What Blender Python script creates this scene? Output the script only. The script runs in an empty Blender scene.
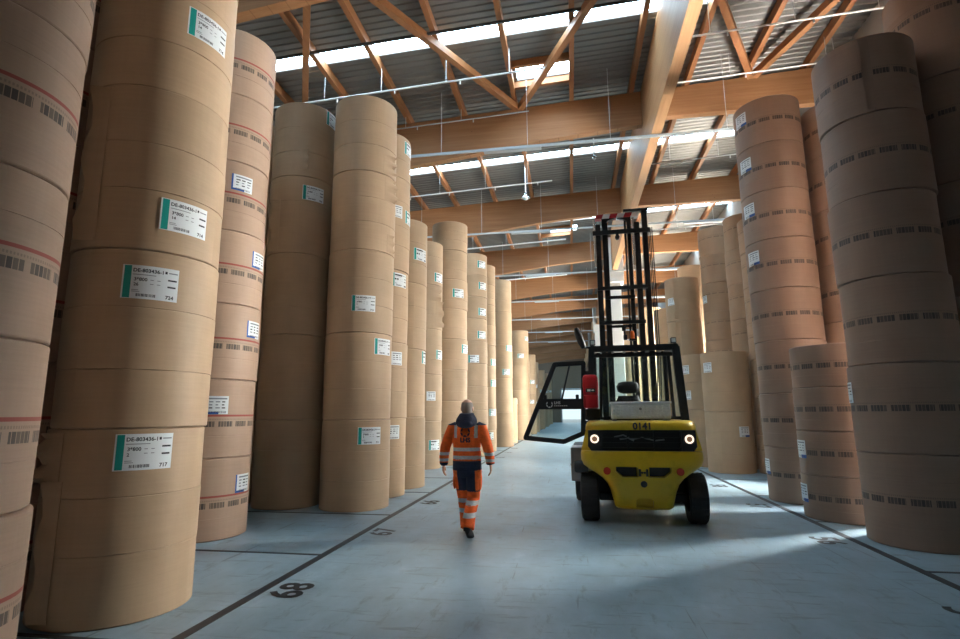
import bpy, bmesh, math, random
from mathutils import Vector, Matrix
from mathutils.bvhtree import BVHTree

random.seed(7)
SC = bpy.context.scene
COL = SC.collection
PI = math.pi
R = math.radians

# ------------------------------------------------------------------ materials
def new_mat(name):
    m = bpy.data.materials.new(name)
    m.use_nodes = True
    nt = m.node_tree
    b = nt.nodes['Principled BSDF']
    return m, nt, b

def simple(name, col, rough=0.6, metal=0.0, spec=None, emit=None, estr=0.0):
    m, nt, b = new_mat(name)
    b.inputs['Base Color'].default_value = (*col, 1)
    b.inputs['Roughness'].default_value = rough
    b.inputs['Metallic'].default_value = metal
    if spec is not None:
        b.inputs['Specular IOR Level'].default_value = spec
    if emit:
        b.inputs['Emission Color'].default_value = (*emit, 1)
        b.inputs['Emission Strength'].default_value = estr
    return m

class NT:
    """small helper to wire node trees"""
    def __init__(self, nt):
        self.nt = nt
    def n(self, t, **kw):
        nd = self.nt.nodes.new(t)
        for k, v in kw.items():
            setattr(nd, k, v)
        return nd
    def link(self, a, b):
        self.nt.links.new(a, b)
    def math(self, op, a, b=None, c=None, clamp=False):
        nd = self.n('ShaderNodeMath', operation=op)
        nd.use_clamp = clamp
        for i, x in enumerate((a, b, c)):
            if x is None:
                continue
            if isinstance(x, (int, float)):
                nd.inputs[i].default_value = x
            else:
                self.link(x, nd.inputs[i])
        return nd.outputs[0]
    def mix(self, f, a, b):
        nd = self.n('ShaderNodeMix', data_type='RGBA')
        for s, x in ((nd.inputs[0], f), (nd.inputs[6], a), (nd.inputs[7], b)):
            if isinstance(x, (int, float)):
                s.default_value = x
            elif isinstance(x, tuple):
                s.default_value = (*x, 1)
            else:
                self.link(x, s)
        return nd.outputs[2]
    def noise(self, vec, scale, detail=3, rough=0.5):
        nd = self.n('ShaderNodeTexNoise')
        nd.inputs['Scale'].default_value = scale
        nd.inputs['Detail'].default_value = detail
        nd.inputs['Roughness'].default_value = rough
        self.link(vec, nd.inputs['Vector'])
        return nd.outputs['Fac']
    def mapping(self, vec, scale=(1, 1, 1), rot=(0, 0, 0)):
        nd = self.n('ShaderNodeMapping')
        nd.inputs['Scale'].default_value = scale
        nd.inputs['Rotation'].default_value = rot
        self.link(vec, nd.inputs['Vector'])
        return nd.outputs[0]
    def ramp(self, f, a, b):
        nd = self.n('ShaderNodeMapRange')
        nd.inputs[1].default_value = a
        nd.inputs[2].default_value = b
        self.link(f, nd.inputs[0])
        return nd.outputs[0]

def kraft(name, base, band=None, red=None, half=0.036, ink=0.8):
    m, nt, b = new_mat(name)
    t = NT(nt)
    uv = t.n('ShaderNodeUVMap').outputs[0]
    oi = t.n('ShaderNodeObjectInfo')
    rnd = oi.outputs['Random']
    off = t.n('ShaderNodeVectorMath', operation='ADD')
    t.link(uv, off.inputs[0])
    cmb = t.n('ShaderNodeCombineXYZ')
    t.link(t.math('MULTIPLY', rnd, 40.0), cmb.inputs[0])
    t.link(t.math('MULTIPLY', rnd, 17.0), cmb.inputs[2])
    t.link(cmb.outputs[0], off.inputs[1])
    v = off.outputs[0]
    big = t.noise(t.mapping(v, (1.2, 1.0, 1)), 1.5, 3)
    streak = t.noise(t.mapping(v, (1.5, 60, 1)), 1.0, 2)
    crease = t.noise(t.mapping(v, (30, 2, 1)), 1.0, 2)
    f = t.math('ADD', t.math('MULTIPLY', big, 0.6), t.math('MULTIPLY', streak, 0.25))
    f = t.math('ADD', f, t.math('MULTIPLY', crease, 0.15))
    dark = tuple(c * 0.87 for c in base)
    light = tuple(min(1, c * 1.10) for c in base)
    col = t.mix(t.ramp(f, 0.3, 0.7), dark, light)
    # each roll of paper its own slight shade
    sh = t.n('ShaderNodeHueSaturation')
    t.link(t.math('ADD', 0.92, t.math('MULTIPLY', rnd, 0.16)), sh.inputs['Value'])
    t.link(col, sh.inputs['Color'])
    col = sh.outputs[0]
    sep = t.n('ShaderNodeSeparateXYZ')
    t.link(uv, sep.inputs[0])
    u, w = sep.outputs[0], sep.outputs[1]
    if band is not None:
        u2 = t.math('ADD', u, t.math('MULTIPLY', rnd, 3.0))
        inb = t.math('LESS_THAN', t.math('ABSOLUTE', t.math('SUBTRACT', w, band)), half)
        block = t.math('LESS_THAN', t.math('FRACT', t.math('DIVIDE', u2, 0.235)), 0.80)
        bar = t.math('GREATER_THAN', t.math('FRACT', t.math('DIVIDE', u2, 0.0376)), 0.13)
        cell = t.n('ShaderNodeTexWhiteNoise', noise_dimensions='1D')
        t.link(t.math('FLOOR', t.math('DIVIDE', u2, 0.0376)), cell.inputs['W'])
        some = t.math('ADD', 0.72, t.math('MULTIPLY', cell.outputs[0], 0.28))
        k = t.math('MULTIPLY', t.math('MULTIPLY', inb, block), t.math('MULTIPLY', bar, some))
        k = t.math('MULTIPLY', k, ink)
        col = t.mix(k, col, (0.045, 0.045, 0.045))
        inl = t.math('LESS_THAN', t.math('ABSOLUTE', t.math('SUBTRACT', w, band + 0.062)), 0.009)
        dots = t.math('GREATER_THAN', t.math('FRACT', t.math('DIVIDE', u2, 0.021)), 0.45)
        col = t.mix(t.math('MULTIPLY', t.math('MULTIPLY', inl, dots), 0.4), col, (0.1, 0.08, 0.07))
    if red is not None:
        inr = t.math('LESS_THAN', t.math('ABSOLUTE', t.math('SUBTRACT', w, red)), 0.013)
        col = t.mix(t.math('MULTIPLY', inr, 0.8), col, (0.34, 0.035, 0.03))
    t.link(col, b.inputs['Base Color'])
    b.inputs['Roughness'].default_value = 0.55
    b.inputs['Specular IOR Level'].default_value = 0.35
    bump = t.n('ShaderNodeBump')
    bump.inputs['Strength'].default_value = 0.14
    bump.inputs['Distance'].default_value = 0.02
    h = t.noise(t.mapping(v, (3, 5, 1)), 1.6, 4, 0.6)
    t.link(t.math('ADD', h, t.math('MULTIPLY', streak, 0.15)), bump.inputs['Height'])
    t.link(bump.outputs[0], b.inputs['Normal'])
    return m

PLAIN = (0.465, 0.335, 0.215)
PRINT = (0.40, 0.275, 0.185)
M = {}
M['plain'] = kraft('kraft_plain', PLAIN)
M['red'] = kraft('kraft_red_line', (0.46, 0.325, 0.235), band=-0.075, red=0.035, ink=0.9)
M['mid'] = kraft('kraft_printed_shaded', (0.31, 0.22, 0.17), band=0.0, half=0.038, ink=0.95)  # base darkened to stand in for shade on the right row
M['high'] = kraft('kraft_printed_high_shaded', (0.31, 0.22, 0.17), band=0.22, half=0.035, ink=0.9)  # same lowered base, right-row shade put into the paper colour
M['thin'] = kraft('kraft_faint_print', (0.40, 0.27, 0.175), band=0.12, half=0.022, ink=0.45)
M['core'] = simple('core_board', (0.20, 0.13, 0.08), 0.8)
M['white_paper'] = simple('label_paper', (0.76, 0.82, 0.85), 0.6)
M['teal'] = simple('label_teal', (0.0, 0.32, 0.28), 0.6)
M['blue'] = simple('label_blue', (0.03, 0.12, 0.42), 0.6)
M['ink'] = simple('label_ink', (0.03, 0.035, 0.05), 0.7)
M['grey_ink'] = simple('label_grey_ink', (0.25, 0.28, 0.32), 0.7)

def wood(name, a, b_, axis, lam=False):
    m, nt, b = new_mat(name)
    t = NT(nt)
    tc = t.n('ShaderNodeTexCoord').outputs['Object']
    sc = {'x': (0.35, 9, 9), 'y': (9, 0.35, 9), 'z': (9, 9, 0.35)}[axis]
    g = t.noise(t.mapping(tc, sc), 1.6, 5, 0.6)
    big = t.noise(tc, 0.5, 2)
    f = t.ramp(t.math('ADD', t.math('MULTIPLY', g, 0.7), t.math('MULTIPLY', big, 0.3)), 0.3, 0.7)
    col = t.mix(f, a, b_)
    if lam:
        sep = t.n('ShaderNodeSeparateXYZ')
        t.link(tc, sep.inputs[0])
        ln = t.math('LESS_THAN', t.math('FRACT', t.math('DIVIDE', sep.outputs[2], 0.042)), 0.06)
        col = t.mix(t.math('MULTIPLY', ln, 0.35), col, tuple(c * 0.45 for c in a))
        vor = t.n('ShaderNodeTexVoronoi')
        vor.inputs['Scale'].default_value = 2.3
        t.link(tc, vor.inputs['Vector'])
        kn = t.math('LESS_THAN', vor.outputs['Distance'], 0.035)
        col = t.mix(t.math('MULTIPLY', kn, 0.7), col, tuple(c * 0.35 for c in a))
    t.link(col, b.inputs['Base Color'])
    b.inputs['Roughness'].default_value = 0.55
    b.inputs['Specular IOR Level'].default_value = 0.3
    return m

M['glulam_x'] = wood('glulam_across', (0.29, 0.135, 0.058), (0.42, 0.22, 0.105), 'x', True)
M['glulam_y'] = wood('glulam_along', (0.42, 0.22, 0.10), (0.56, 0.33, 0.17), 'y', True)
M['joist'] = wood('joist_wood', (0.26, 0.105, 0.04), (0.36, 0.165, 0.07), 'y')
M['brace'] = wood('brace_wood', (0.27, 0.11, 0.045), (0.38, 0.18, 0.075), 'y')

def floor_mat():
    m, nt, b = new_mat('sealed_concrete')
    t = NT(nt)
    tc = t.n('ShaderNodeTexCoord').outputs['Object']
    big = t.noise(t.mapping(tc, (1, 0.5, 1)), 0.45, 4)
    mid = t.noise(t.mapping(tc, (1, 0.6, 1), (0, 0, 0.3)), 2.4, 6, 0.65)
    st1 = t.noise(t.mapping(tc, (1.3, 7, 1), (0, 0, -0.35)), 1.3, 5, 0.68)
    st2 = t.noise(t.mapping(tc, (6, 1.6, 1), (0, 0, 0.5)), 1.1, 5, 0.68)
    st3 = t.noise(t.mapping(tc, (26, 0.9, 1), (0, 0, 0.9)), 0.6, 3, 0.6)
    f = t.math('ADD', t.math('MULTIPLY', big, 0.4), t.math('MULTIPLY', mid, 0.6))
    col = t.mix(t.ramp(f, 0.34, 0.66), (0.20, 0.30, 0.36), (0.365, 0.51, 0.595))
    col = t.mix(t.math('MULTIPLY', t.ramp(st1, 0.56, 0.66), 0.5), col, (0.13, 0.155, 0.17))
    col = t.mix(t.math('MULTIPLY', t.ramp(st2, 0.58, 0.70), 0.5), col, (0.12, 0.135, 0.14))
    col = t.mix(t.math('MULTIPLY', t.ramp(st3, 0.66, 0.70), 0.55), col, (0.10, 0.115, 0.125))
    col = t.mix(t.math('MULTIPLY', t.ramp(mid, 0.62, 0.75), 0.3), col, (0.55, 0.64, 0.66))
    t.link(col, b.inputs['Base Color'])
    rg = t.math('ADD', 0.24, t.math('MULTIPLY', mid, 0.26))
    t.link(rg, b.inputs['Roughness'])
    b.inputs['Specular IOR Level'].default_value = 0.55
    bump = t.n('ShaderNodeBump')
    bump.inputs['Strength'].default_value = 0.12
    bump.inputs['Distance'].default_value = 0.01
    t.link(mid, bump.inputs['Height'])
    t.link(bump.outputs[0], b.inputs['Normal'])
    return m
M['floor'] = floor_mat()
M['line'] = simple('floor_paint_black', (0.022, 0.025, 0.03), 0.45)
M['deck'] = simple('galvanised_deck', (0.195, 0.19, 0.18), 0.45, 0.5)
M['wall'] = simple('wall_panel', (0.33, 0.33, 0.32), 0.8)
M['wall_wood'] = simple('wall_boarding', (0.22, 0.16, 0.115), 0.8)
M['concrete'] = simple('column_concrete', (0.62, 0.63, 0.62), 0.8)
M['pipe'] = simple('pipe_white', (0.72, 0.74, 0.74), 0.4)
M['wire'] = simple('hanger_steel', (0.55, 0.57, 0.58), 0.4, 0.5)
M['conduit'] = simple('conduit_dark', (0.06, 0.065, 0.07), 0.5)
M['tray'] = simple('trunking_grey', (0.42, 0.46, 0.48), 0.45)
SKY_STR = 22.0
M['skylight'] = simple('daylit_polycarbonate', (0.8, 0.8, 0.8), 0.5, emit=(0.58, 0.82, 1.0), estr=SKY_STR)
M['ext_ground'] = simple('yard_asphalt', (0.5, 0.5, 0.5), 0.9)

# forklift
def painted(name, col, rough=0.35, dirt=0.25):
    m, nt, b = new_mat(name)
    t = NT(nt)
    tc = t.n('ShaderNodeTexCoord').outputs['Object']
    n = t.noise(tc, 4.0, 5, 0.65)
    col2 = t.mix(t.math('MULTIPLY', t.ramp(n, 0.5, 0.75), dirt), col, tuple(c * 0.35 for c in col))
    t.link(col2, b.inputs['Base Color'])
    t.link(t.math('ADD', rough, t.math('MULTIPLY', n, 0.2)), b.inputs['Roughness'])
    return m
M['yellow'] = painted('truck_yellow', (0.60, 0.42, 0.012), 0.3, 0.35)
M['black'] = painted('truck_black', (0.014, 0.017, 0.02), 0.4, 0.2)
M['blacktrim'] = simple('black_plastic', (0.012, 0.013, 0.015), 0.5)
M['rubber'] = simple('rubber', (0.016, 0.016, 0.017), 0.75)
M['greymetal'] = simple('grey_metal', (0.28, 0.30, 0.31), 0.45, 0.4)
M['steel'] = simple('bright_steel', (0.62, 0.64, 0.66), 0.25, 0.9)
M['chequer'] = simple('chequer_aluminium', (0.86, 0.90, 0.92), 0.35, 0.15)
M['redplastic'] = simple('red_plastic', (0.50, 0.012, 0.022), 0.35)
M['reflector'] = simple('red_reflector', (0.55, 0.06, 0.03), 0.25)
M['redwhite_red'] = simple('hazard_red', (0.45, 0.02, 0.03), 0.5)
M['redwhite_white'] = simple('hazard_white', (0.75, 0.75, 0.75), 0.5)
M['lamp_on'] = simple('lamp_glow', (1, 0.9, 0.8), 0.4, emit=(1.0, 0.82, 0.66), estr=1.3)
M['lamp_lens'] = simple('lamp_lens', (0.20, 0.13, 0.08), 0.2, emit=(1.0, 0.6, 0.35), estr=0.10)
M['worklens'] = simple('work_lamp_lens', (0.75, 0.8, 0.78), 0.2)
M['orange_lens'] = simple('orange_lens', (0.8, 0.16, 0.02), 0.3)
M['white_paint'] = simple('white_paint', (0.75, 0.77, 0.78), 0.5)
def glass():
    m = bpy.data.materials.new('cab_glass')
    m.use_nodes = True
    nt = m.node_tree
    nt.nodes.clear()
    out = nt.nodes.new('ShaderNodeOutputMaterial')
    mix = nt.nodes.new('ShaderNodeMixShader')
    tr = nt.nodes.new('ShaderNodeBsdfTransparent')
    tr.inputs[0].default_value = (0.86, 0.92, 0.92, 1)
    gl = nt.nodes.new('ShaderNodeBsdfGlossy')
    gl.inputs['Roughness'].default_value = 0.03
    fr = nt.nodes.new('ShaderNodeFresnel')
    fr.inputs[0].default_value = 1.45
    nt.links.new(fr.outputs[0], mix.inputs[0])
    nt.links.new(tr.outputs[0], mix.inputs[1])
    nt.links.new(gl.outputs[0], mix.inputs[2])
    nt.links.new(mix.outputs[0], out.inputs[0])
    return m
M['glass'] = glass()

# person
def cloth(name, col, rough=0.85):
    m, nt, b = new_mat(name)
    t = NT(nt)
    tc = t.n('ShaderNodeTexCoord').outputs['Object']
    n = t.noise(t.mapping(tc, (1, 1, 1.6)), 14.0, 4, 0.6)
    t.link(t.mix(t.ramp(n, 0.3, 0.7), tuple(c * 0.8 for c in col), tuple(min(1, c * 1.12) for c in col)), b.inputs['Base Color'])
    b.inputs['Roughness'].default_value = rough
    bump = t.n('ShaderNodeBump')
    bump.inputs['Strength'].default_value = 0.5
    bump.inputs['Distance'].default_value = 0.02
    t.link(n, bump.inputs['Height'])
    t.link(bump.outputs[0], b.inputs['Normal'])
    return m
M['orange'] = cloth('hi_vis_orange', (0.90, 0.135, 0.015))
M['navy'] = cloth('navy_cloth', (0.012, 0.018, 0.045))
M['tape'] = cloth('reflective_tape', (0.52, 0.55, 0.58), 0.5)
M['skin'] = simple('skin', (0.48, 0.27, 0.19), 0.55)
M['hair'] = simple('grey_hair', (0.20, 0.17, 0.155), 0.8)
M['shoe'] = simple('shoe_black', (0.012, 0.012, 0.013), 0.6)
M['eye'] = simple('eye', (0.05, 0.04, 0.035), 0.3)

# ------------------------------------------------------------------ helpers
def link_mesh(name, me, mats, parent=None, loc=None):
    o = bpy.data.objects.new(name, me)
    COL.objects.link(o)
    for m in (mats if isinstance(mats, (list, tuple)) else [mats]):
        me.materials.append(m)
    if parent:
        o.parent = parent
    if loc:
        o.location = loc
    return o

def obj(name, bm, mats, parent=None, loc=None, smooth=False):
    me = bpy.data.meshes.new(name)
    bmesh.ops.recalc_face_normals(bm, faces=bm.faces[:])
    bm.to_mesh(me)
    bm.free()
    if smooth:
        for p in me.polygons:
            p.use_smooth = True
        try:
            me.set_sharp_from_angle(angle=R(40))
        except Exception:
            pass
    return link_mesh(name, me, mats, parent, loc)

def tag(o, label, cat, group=None, kind=None):
    o['label'] = label
    o['category'] = cat
    if group:
        o['group'] = group
    if kind:
        o['kind'] = kind
    return o

def empty(name, loc, rz=0.0):
    o = bpy.data.objects.new(name, None)
    COL.objects.link(o)
    o.location = loc
    o.rotation_euler = (0, 0, rz)
    o.empty_display_size = 0.2
    return o

def BM():
    return bmesh.new()

def box(bm, x0, x1, y0, y1, z0, z1, mi=0, bev=0.0):
    vs = [bm.verts.new((x, y, z)) for z in (z0, z1) for y in (y0, y1) for x in (x0, x1)]
    fs = [(0, 1, 3, 2), (4, 6, 7, 5), (0, 4, 5, 1), (2, 3, 7, 6), (0, 2, 6, 4), (1, 5, 7, 3)]
    faces = [bm.faces.new([vs[i] for i in f]) for f in fs]
    for f in faces:
        f.material_index = mi
    if bev > 0:
        es = list({e for f in faces for e in f.edges})
        bmesh.ops.bevel(bm, geom=es, offset=bev, segments=2, affect='EDGES', profile=0.5, clamp_overlap=True)
    return faces

def hexa(bm, pts, mi=0):
    """eight corner points: bottom ring then top ring"""
    vs = [bm.verts.new(p) for p in pts]
    for f in [(3, 2, 1, 0), (4, 5, 6, 7), (0, 1, 5, 4), (1, 2, 6, 5), (2, 3, 7, 6), (3, 0, 4, 7)]:
        bm.faces.new([vs[i] for i in f]).material_index = mi

def beam_between(bm, a, b, w, h, up=(0, 0, 1), mi=0, bev=0.0):
    a, b = Vector(a), Vector(b)
    d = (b - a).normalized()
    s = d.cross(Vector(up)).normalized()
    u = s.cross(d).normalized()
    pts = []
    for p in (a, b):
        for sx, sz in ((-1, -1), (1, -1), (1, 1), (-1, 1)):
            pts.append(p + s * (sx * w / 2) + u * (sz * h / 2))
    vs = [bm.verts.new(p) for p in pts]
    fs = [bm.faces.new([vs[i] for i in f]) for f in [(3, 2, 1, 0), (4, 5, 6, 7), (0, 1, 5, 4), (1, 2, 6, 5), (2, 3, 7, 6), (3, 0, 4, 7)]]
    for f in fs:
        f.material_index = mi
    if bev:
        bmesh.ops.bevel(bm, geom=list({e for f in fs for e in f.edges}), offset=bev, segments=2, affect='EDGES')

def tube(bm, pts, rad, n=10, mi=0, cap=True):
    """round tube along points, constant or per point radius"""
    pts = [Vector(p) for p in pts]
    rads = rad if isinstance(rad, (list, tuple)) else [rad] * len(pts)
    rings = []
    prev = None
    for i, p in enumerate(pts):
        d = (pts[min(i + 1, len(pts) - 1)] - pts[max(i - 1, 0)]).normalized()
        if prev is None:
            a = Vector((0, 0, 1)) if abs(d.z) < 0.9 else Vector((1, 0, 0))
            s = d.cross(a).normalized()
        else:
            s = (prev - d * prev.dot(d)).normalized()
        prev = s
        u = d.cross(s)
        rings.append([bm.verts.new(p + (s * math.cos(t) + u * math.sin(t)) * rads[i]) for t in [2 * PI * k / n for k in range(n)]])
    for r0, r1 in zip(rings, rings[1:]):
        for k in range(n):
            bm.faces.new((r0[k], r0[(k + 1) % n], r1[(k + 1) % n], r1[k])).material_index = mi
    if cap:
        bm.faces.new(rings[0][::-1]).material_index = mi
        bm.faces.new(rings[-1]).material_index = mi

def loft(bm, rings, mi=0, cap=True):
    vr = [[bm.verts.new(p) for p in r] for r in rings]
    n = len(vr[0])
    for a, b in zip(vr, vr[1:]):
        for k in range(n):
            bm.faces.new((a[k], a[(k + 1) % n], b[(k + 1) % n], b[k])).material_index = mi
    if cap:
        bm.faces.new(vr[0][::-1]).material_index = mi
        bm.faces.new(vr[-1]).material_index = mi

def lathe(bm, prof, axis='z', c=(0, 0, 0), n=32, mi=0, mis=None, cap=True):
    """profile (r, t) revolved about an axis through c"""
    rings = []
    for r, t in prof:
        ring = []
        for k in range(n):
            a = 2 * PI * k / n
            x, y = r * math.cos(a), r * math.sin(a)
            p = {'z': (x, y, t), 'x': (t, x, y), 'y': (x, t, y)}[axis]
            ring.append(bm.verts.new((c[0] + p[0], c[1] + p[1], c[2] + p[2])))
        rings.append(ring)
    for i, (a, b) in enumerate(zip(rings, rings[1:])):
        for k in range(n):
            bm.faces.new((a[k], a[(k + 1) % n], b[(k + 1) % n], b[k])).material_index = mis[i] if mis else mi
    if cap and prof[0][0] > 1e-5:
        bm.faces.new(rings[0][::-1]).material_index = mis[0] if mis else mi
    if cap and prof[-1][0] > 1e-5:
        bm.faces.new(rings[-1]).material_index = mis[-1] if mis else mi

def prism(bm, poly, y0, y1, plane='xz', mi=0):
    """polygon in a plane, given thickness"""
    def P(a, b, t):
        return {'xz': (a, t, b), 'yz': (t, a, b), 'xy': (a, b, t)}[plane]
    A = [bm.verts.new(P(a, b, y0)) for a, b in poly]
    B = [bm.verts.new(P(a, b, y1)) for a, b in poly]
    n = len(poly)
    fs = [bm.faces.new(A[::-1]), bm.faces.new(B)]
    for k in range(n):
        fs.append(bm.faces.new((A[k], A[(k + 1) % n], B[(k + 1) % n], B[k])))
    for f in fs:
        f.material_index = mi
    return fs

_font_cache = {}
def text_mesh(s, size=1.0, bold=0.0, align='LEFT'):
    """flat lettering as (vertices, faces), in the xy plane"""
    key = (s, size, bold, align)
    if key in _font_cache:
        return _font_cache[key]
    cu = bpy.data.curves.new('lettering', 'FONT')
    cu.body = s
    cu.size = size
    cu.offset = bold
    cu.align_x = align
    cu.resolution_u = 3
    o = bpy.data.objects.new('lettering', cu)
    COL.objects.link(o)
    dg = bpy.context.evaluated_depsgraph_get()
    me = bpy.data.meshes.new_from_object(o.evaluated_get(dg))
    vs = [v.co.copy() for v in me.vertices]
    fs = [tuple(p.vertices) for p in me.polygons]
    bpy.data.objects.remove(o)
    bpy.data.curves.remove(cu)
    bpy.data.meshes.remove(me)
    _font_cache[key] = (vs, fs)
    return vs, fs

def add_text(bm, s, size, fn, bold=0.0, align='LEFT', mi=0):
    vs, fs = text_mesh(s, size, bold, align)
    nv = [bm.verts.new(fn(v.x, v.y)) for v in vs]
    for f in fs:
        try:
            bm.faces.new([nv[i] for i in f]).material_index = mi
        except ValueError:
            pass

# ------------------------------------------------------------------ the building
def roof_z(X):              # underside of the joists, top of the cross beams
    return 10.40 + 0.045 * (X - 2.2)
JH = 0.24                   # joist height
XL, XR, YF, YB = -8.4, 7.3, -6.5, 88.0
BAY = 6.67
beamY = [7.80 + BAY * k for k in range(-2, 12)]    # -5.5 ... 54.5

bm = BM()
box(bm, XL, XR, YF, YB, -0.2, 0)
fl = obj('floor', bm, M['floor'])
tag(fl, 'worn blue grey sealed concrete floor of the storage hall', 'floor', kind='structure')

def wall(name, x0, x1, y0, y1, z0, z1, label, holes=None):
    bm = BM()
    for b in (holes or [(x0, x1, y0, y1, z0, z1)]):
        box(bm, *b)
    return tag(obj(name, bm, M['wall_wood' if name == 'wall_back' else 'wall']), label, 'wall', kind='structure')
wall('wall_left', XL - 0.2, XL, YF, YB, 0, 11.6, 'dark side wall hidden behind the pale lit rows of rolls')
wall('wall_front', XL, XR, YF - 0.2, YF, 0, 11.6, 'end wall behind the viewer')
DX0, DX1, DZ = -1.6, 2.6, 5.2
wall('wall_back', 0, 0, 0, 0, 0, 0, 'far end wall with the open daylit doorway', [
    (XL, DX0, YB, YB + 0.2, 0, 11.6), (DX1, XR, YB, YB + 0.2, 0, 11.6), (DX0, DX1, YB, YB + 0.2, DZ, 11.6)])
# added openings for glowing panes in the side wall, opposite the lit rolls
LB = [(10.2, 11.2), (12.05, 12.65), (24.8, 29.2), (31.5, 36.0)]
LBZ = 5.6
LB0 = 2.4
segs = []
y = YF
for a, b in LB:
    segs.append((XR, XR + 0.2, y, a, 0, 11.6))
    segs.append((XR, XR + 0.2, a, b, LBZ, 11.6))
    segs.append((XR, XR + 0.2, a, b, 0, LB0))
    y = b
segs.append((XR, XR + 0.2, y, YB, 0, 11.6))
wall('wall_right', 0, 0, 0, 0, 0, 0, 'side wall behind the shaded row of printed rolls', segs)
def door_frame(name, pts, label):
    bm = BM()
    for a, b in zip(pts, pts[1:]):
        beam_between(bm, a, b, 0.16, 0.24, up=(0.3, 0.4, 0.86))
    return tag(obj(name, bm, M['greymetal']), label, 'door', kind='structure')
door_frame('door_1', [(DX0, YB, 0), (DX0, YB, DZ), (DX1, YB, DZ), (DX1, YB, 0)], 'open bright doorway at the far end of the aisle')
bm = BM()
box(bm, XL - 30, XR + 30, YB + 0.2, YB + 40, -0.25, -0.02)
tag(obj('outside_ground', bm, M['ext_ground']), 'sunlit yard outside the far doorway', 'ground', kind='structure')

WSTR = [220.0, 120.0, 92.0, 29.0]
WCOL = [(1.0, 0.96, 0.90), (1.0, 0.93, 0.82), (1.0, 0.93, 0.80), (1.0, 0.93, 0.82)]
for i, (a, b) in enumerate(LB):  # unseen emissive panes, added to light the opposite rows from the side
    wm = simple('added_side_pane', (0.8, 0.8, 0.8), 0.5, emit=WCOL[i], estr=WSTR[i])
    bm = BM()
    box(bm, XR + 0.03, XR + 0.05, a, b, LB0, LBZ)
    tag(obj('window_%d' % (20 + i), bm, wm), '%s added glowing side pane, unseen behind the shaded stacks' % ['first', 'second', 'third', 'fourth', 'fifth'][i], 'light pane', kind='structure')
bm = BM()
box(bm, XR + 0.3, XR + 40, YF, YB + 0.1, -0.25, -0.02)
tag(obj('outside_ground', bm, M['ext_ground']), 'yard outside the side wall panes', 'ground', kind='structure')

# roof deck: ribs run across the hall
def deck_piece(bm, x0, x1, y0, y1):
    P, hgt = 0.20, 0.025
    ys = []
    n = max(1, int(round((y1 - y0) / P)))
    p = (y1 - y0) / n
    for k in range(n):
        a = y0 + k * p
        ys += [(a, 0), (a + p * 0.38, 0), (a + p * 0.5, hgt), (a + p * 0.88, hgt)]
    ys.append((y1, 0))
    prev = None
    for yy, dz in ys:
        r = [bm.verts.new((x, yy, roof_z(x) + JH + dz)) for x in (x0, x1)]
        if prev:
            bm.faces.new((prev[0], prev[1], r[1], r[0]))
        prev = r
bm = BM()
wcount = [0]
def skylight(x0, x1, y0, y1, label):
    wcount[0] += 1
    b2 = BM()
    hexa(b2, [(x0, y0, roof_z(x0) + JH + 0.06), (x1, y0, roof_z(x1) + JH + 0.06), (x1, y1, roof_z(x1) + JH + 0.06), (x0, y1, roof_z(x0) + JH + 0.06),
              (x0, y0, roof_z(x0) + JH + 0.09), (x1, y0, roof_z(x1) + JH + 0.09), (x1, y1, roof_z(x1) + JH + 0.09), (x0, y1, roof_z(x0) + JH + 0.09)])
    tag(obj('window_%d' % wcount[0], b2, M['skylight']), label, 'skylight', kind='structure')
domes = {1: (-1.15, 0.25, 12.65, 13.40), 3: (-0.75, 0.55, 25.6, 26.4), 6: (-2.2, -0.9, 45.6, 46.4)}
ordw = ['nearest', 'second', 'third', 'fourth', 'fifth', 'sixth', 'seventh', 'eighth', 'ninth', 'tenth', 'eleventh', 'twelfth', 'thirteenth', 'fourteenth']
y = YF
nb = 0
for k, by in enumerate(beamY[1:]):
    s0, s1 = by + BAY - 3.38, by + BAY - 2.90
    if k == 0:
        s0, s1 = 4.42, 4.86
    if s1 > YB:
        break
    if k == 0:
        # the strip before the first visible beam stops at the ridge
        deck_piece(bm, XL, XR, y, s0)
        deck_piece(bm, -2.0, XR, s0, s1)
        skylight(XL, -2.0, s0, s1, 'short strip skylight overhead, before the first visible beam')
        y = s1
        continue
    dm = domes.get(k)
    deck_piece(bm, XL, XR, y, s0)
    y = s1
    if k == 1:
        deck_piece(bm, 3.4, XR, s0, s1)
    skylight(XL, 3.4 if k == 1 else XR, s0, s1, '%s long bright strip skylight across the roof' % ordw[k])
    nxt = beamY[k + 2] if k + 2 < len(beamY) else YB
    if dm:
        deck_piece(bm, XL, XR, s1, dm[2])
        deck_piece(bm, XL, dm[0], dm[2], dm[3])
        deck_piece(bm, dm[1], XR, dm[2], dm[3])
        y = dm[3]
        skylight(*dm, '%s square dome skylight beside the strip skylights' % {1: 'nearest', 3: 'middle', 6: 'farthest'}[k])
deck_piece(bm, XL, XR, y, YB)
tag(obj('ceiling', bm, M['deck']), 'grey corrugated metal roof deck above the timber joists', 'ceiling', kind='structure')

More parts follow.
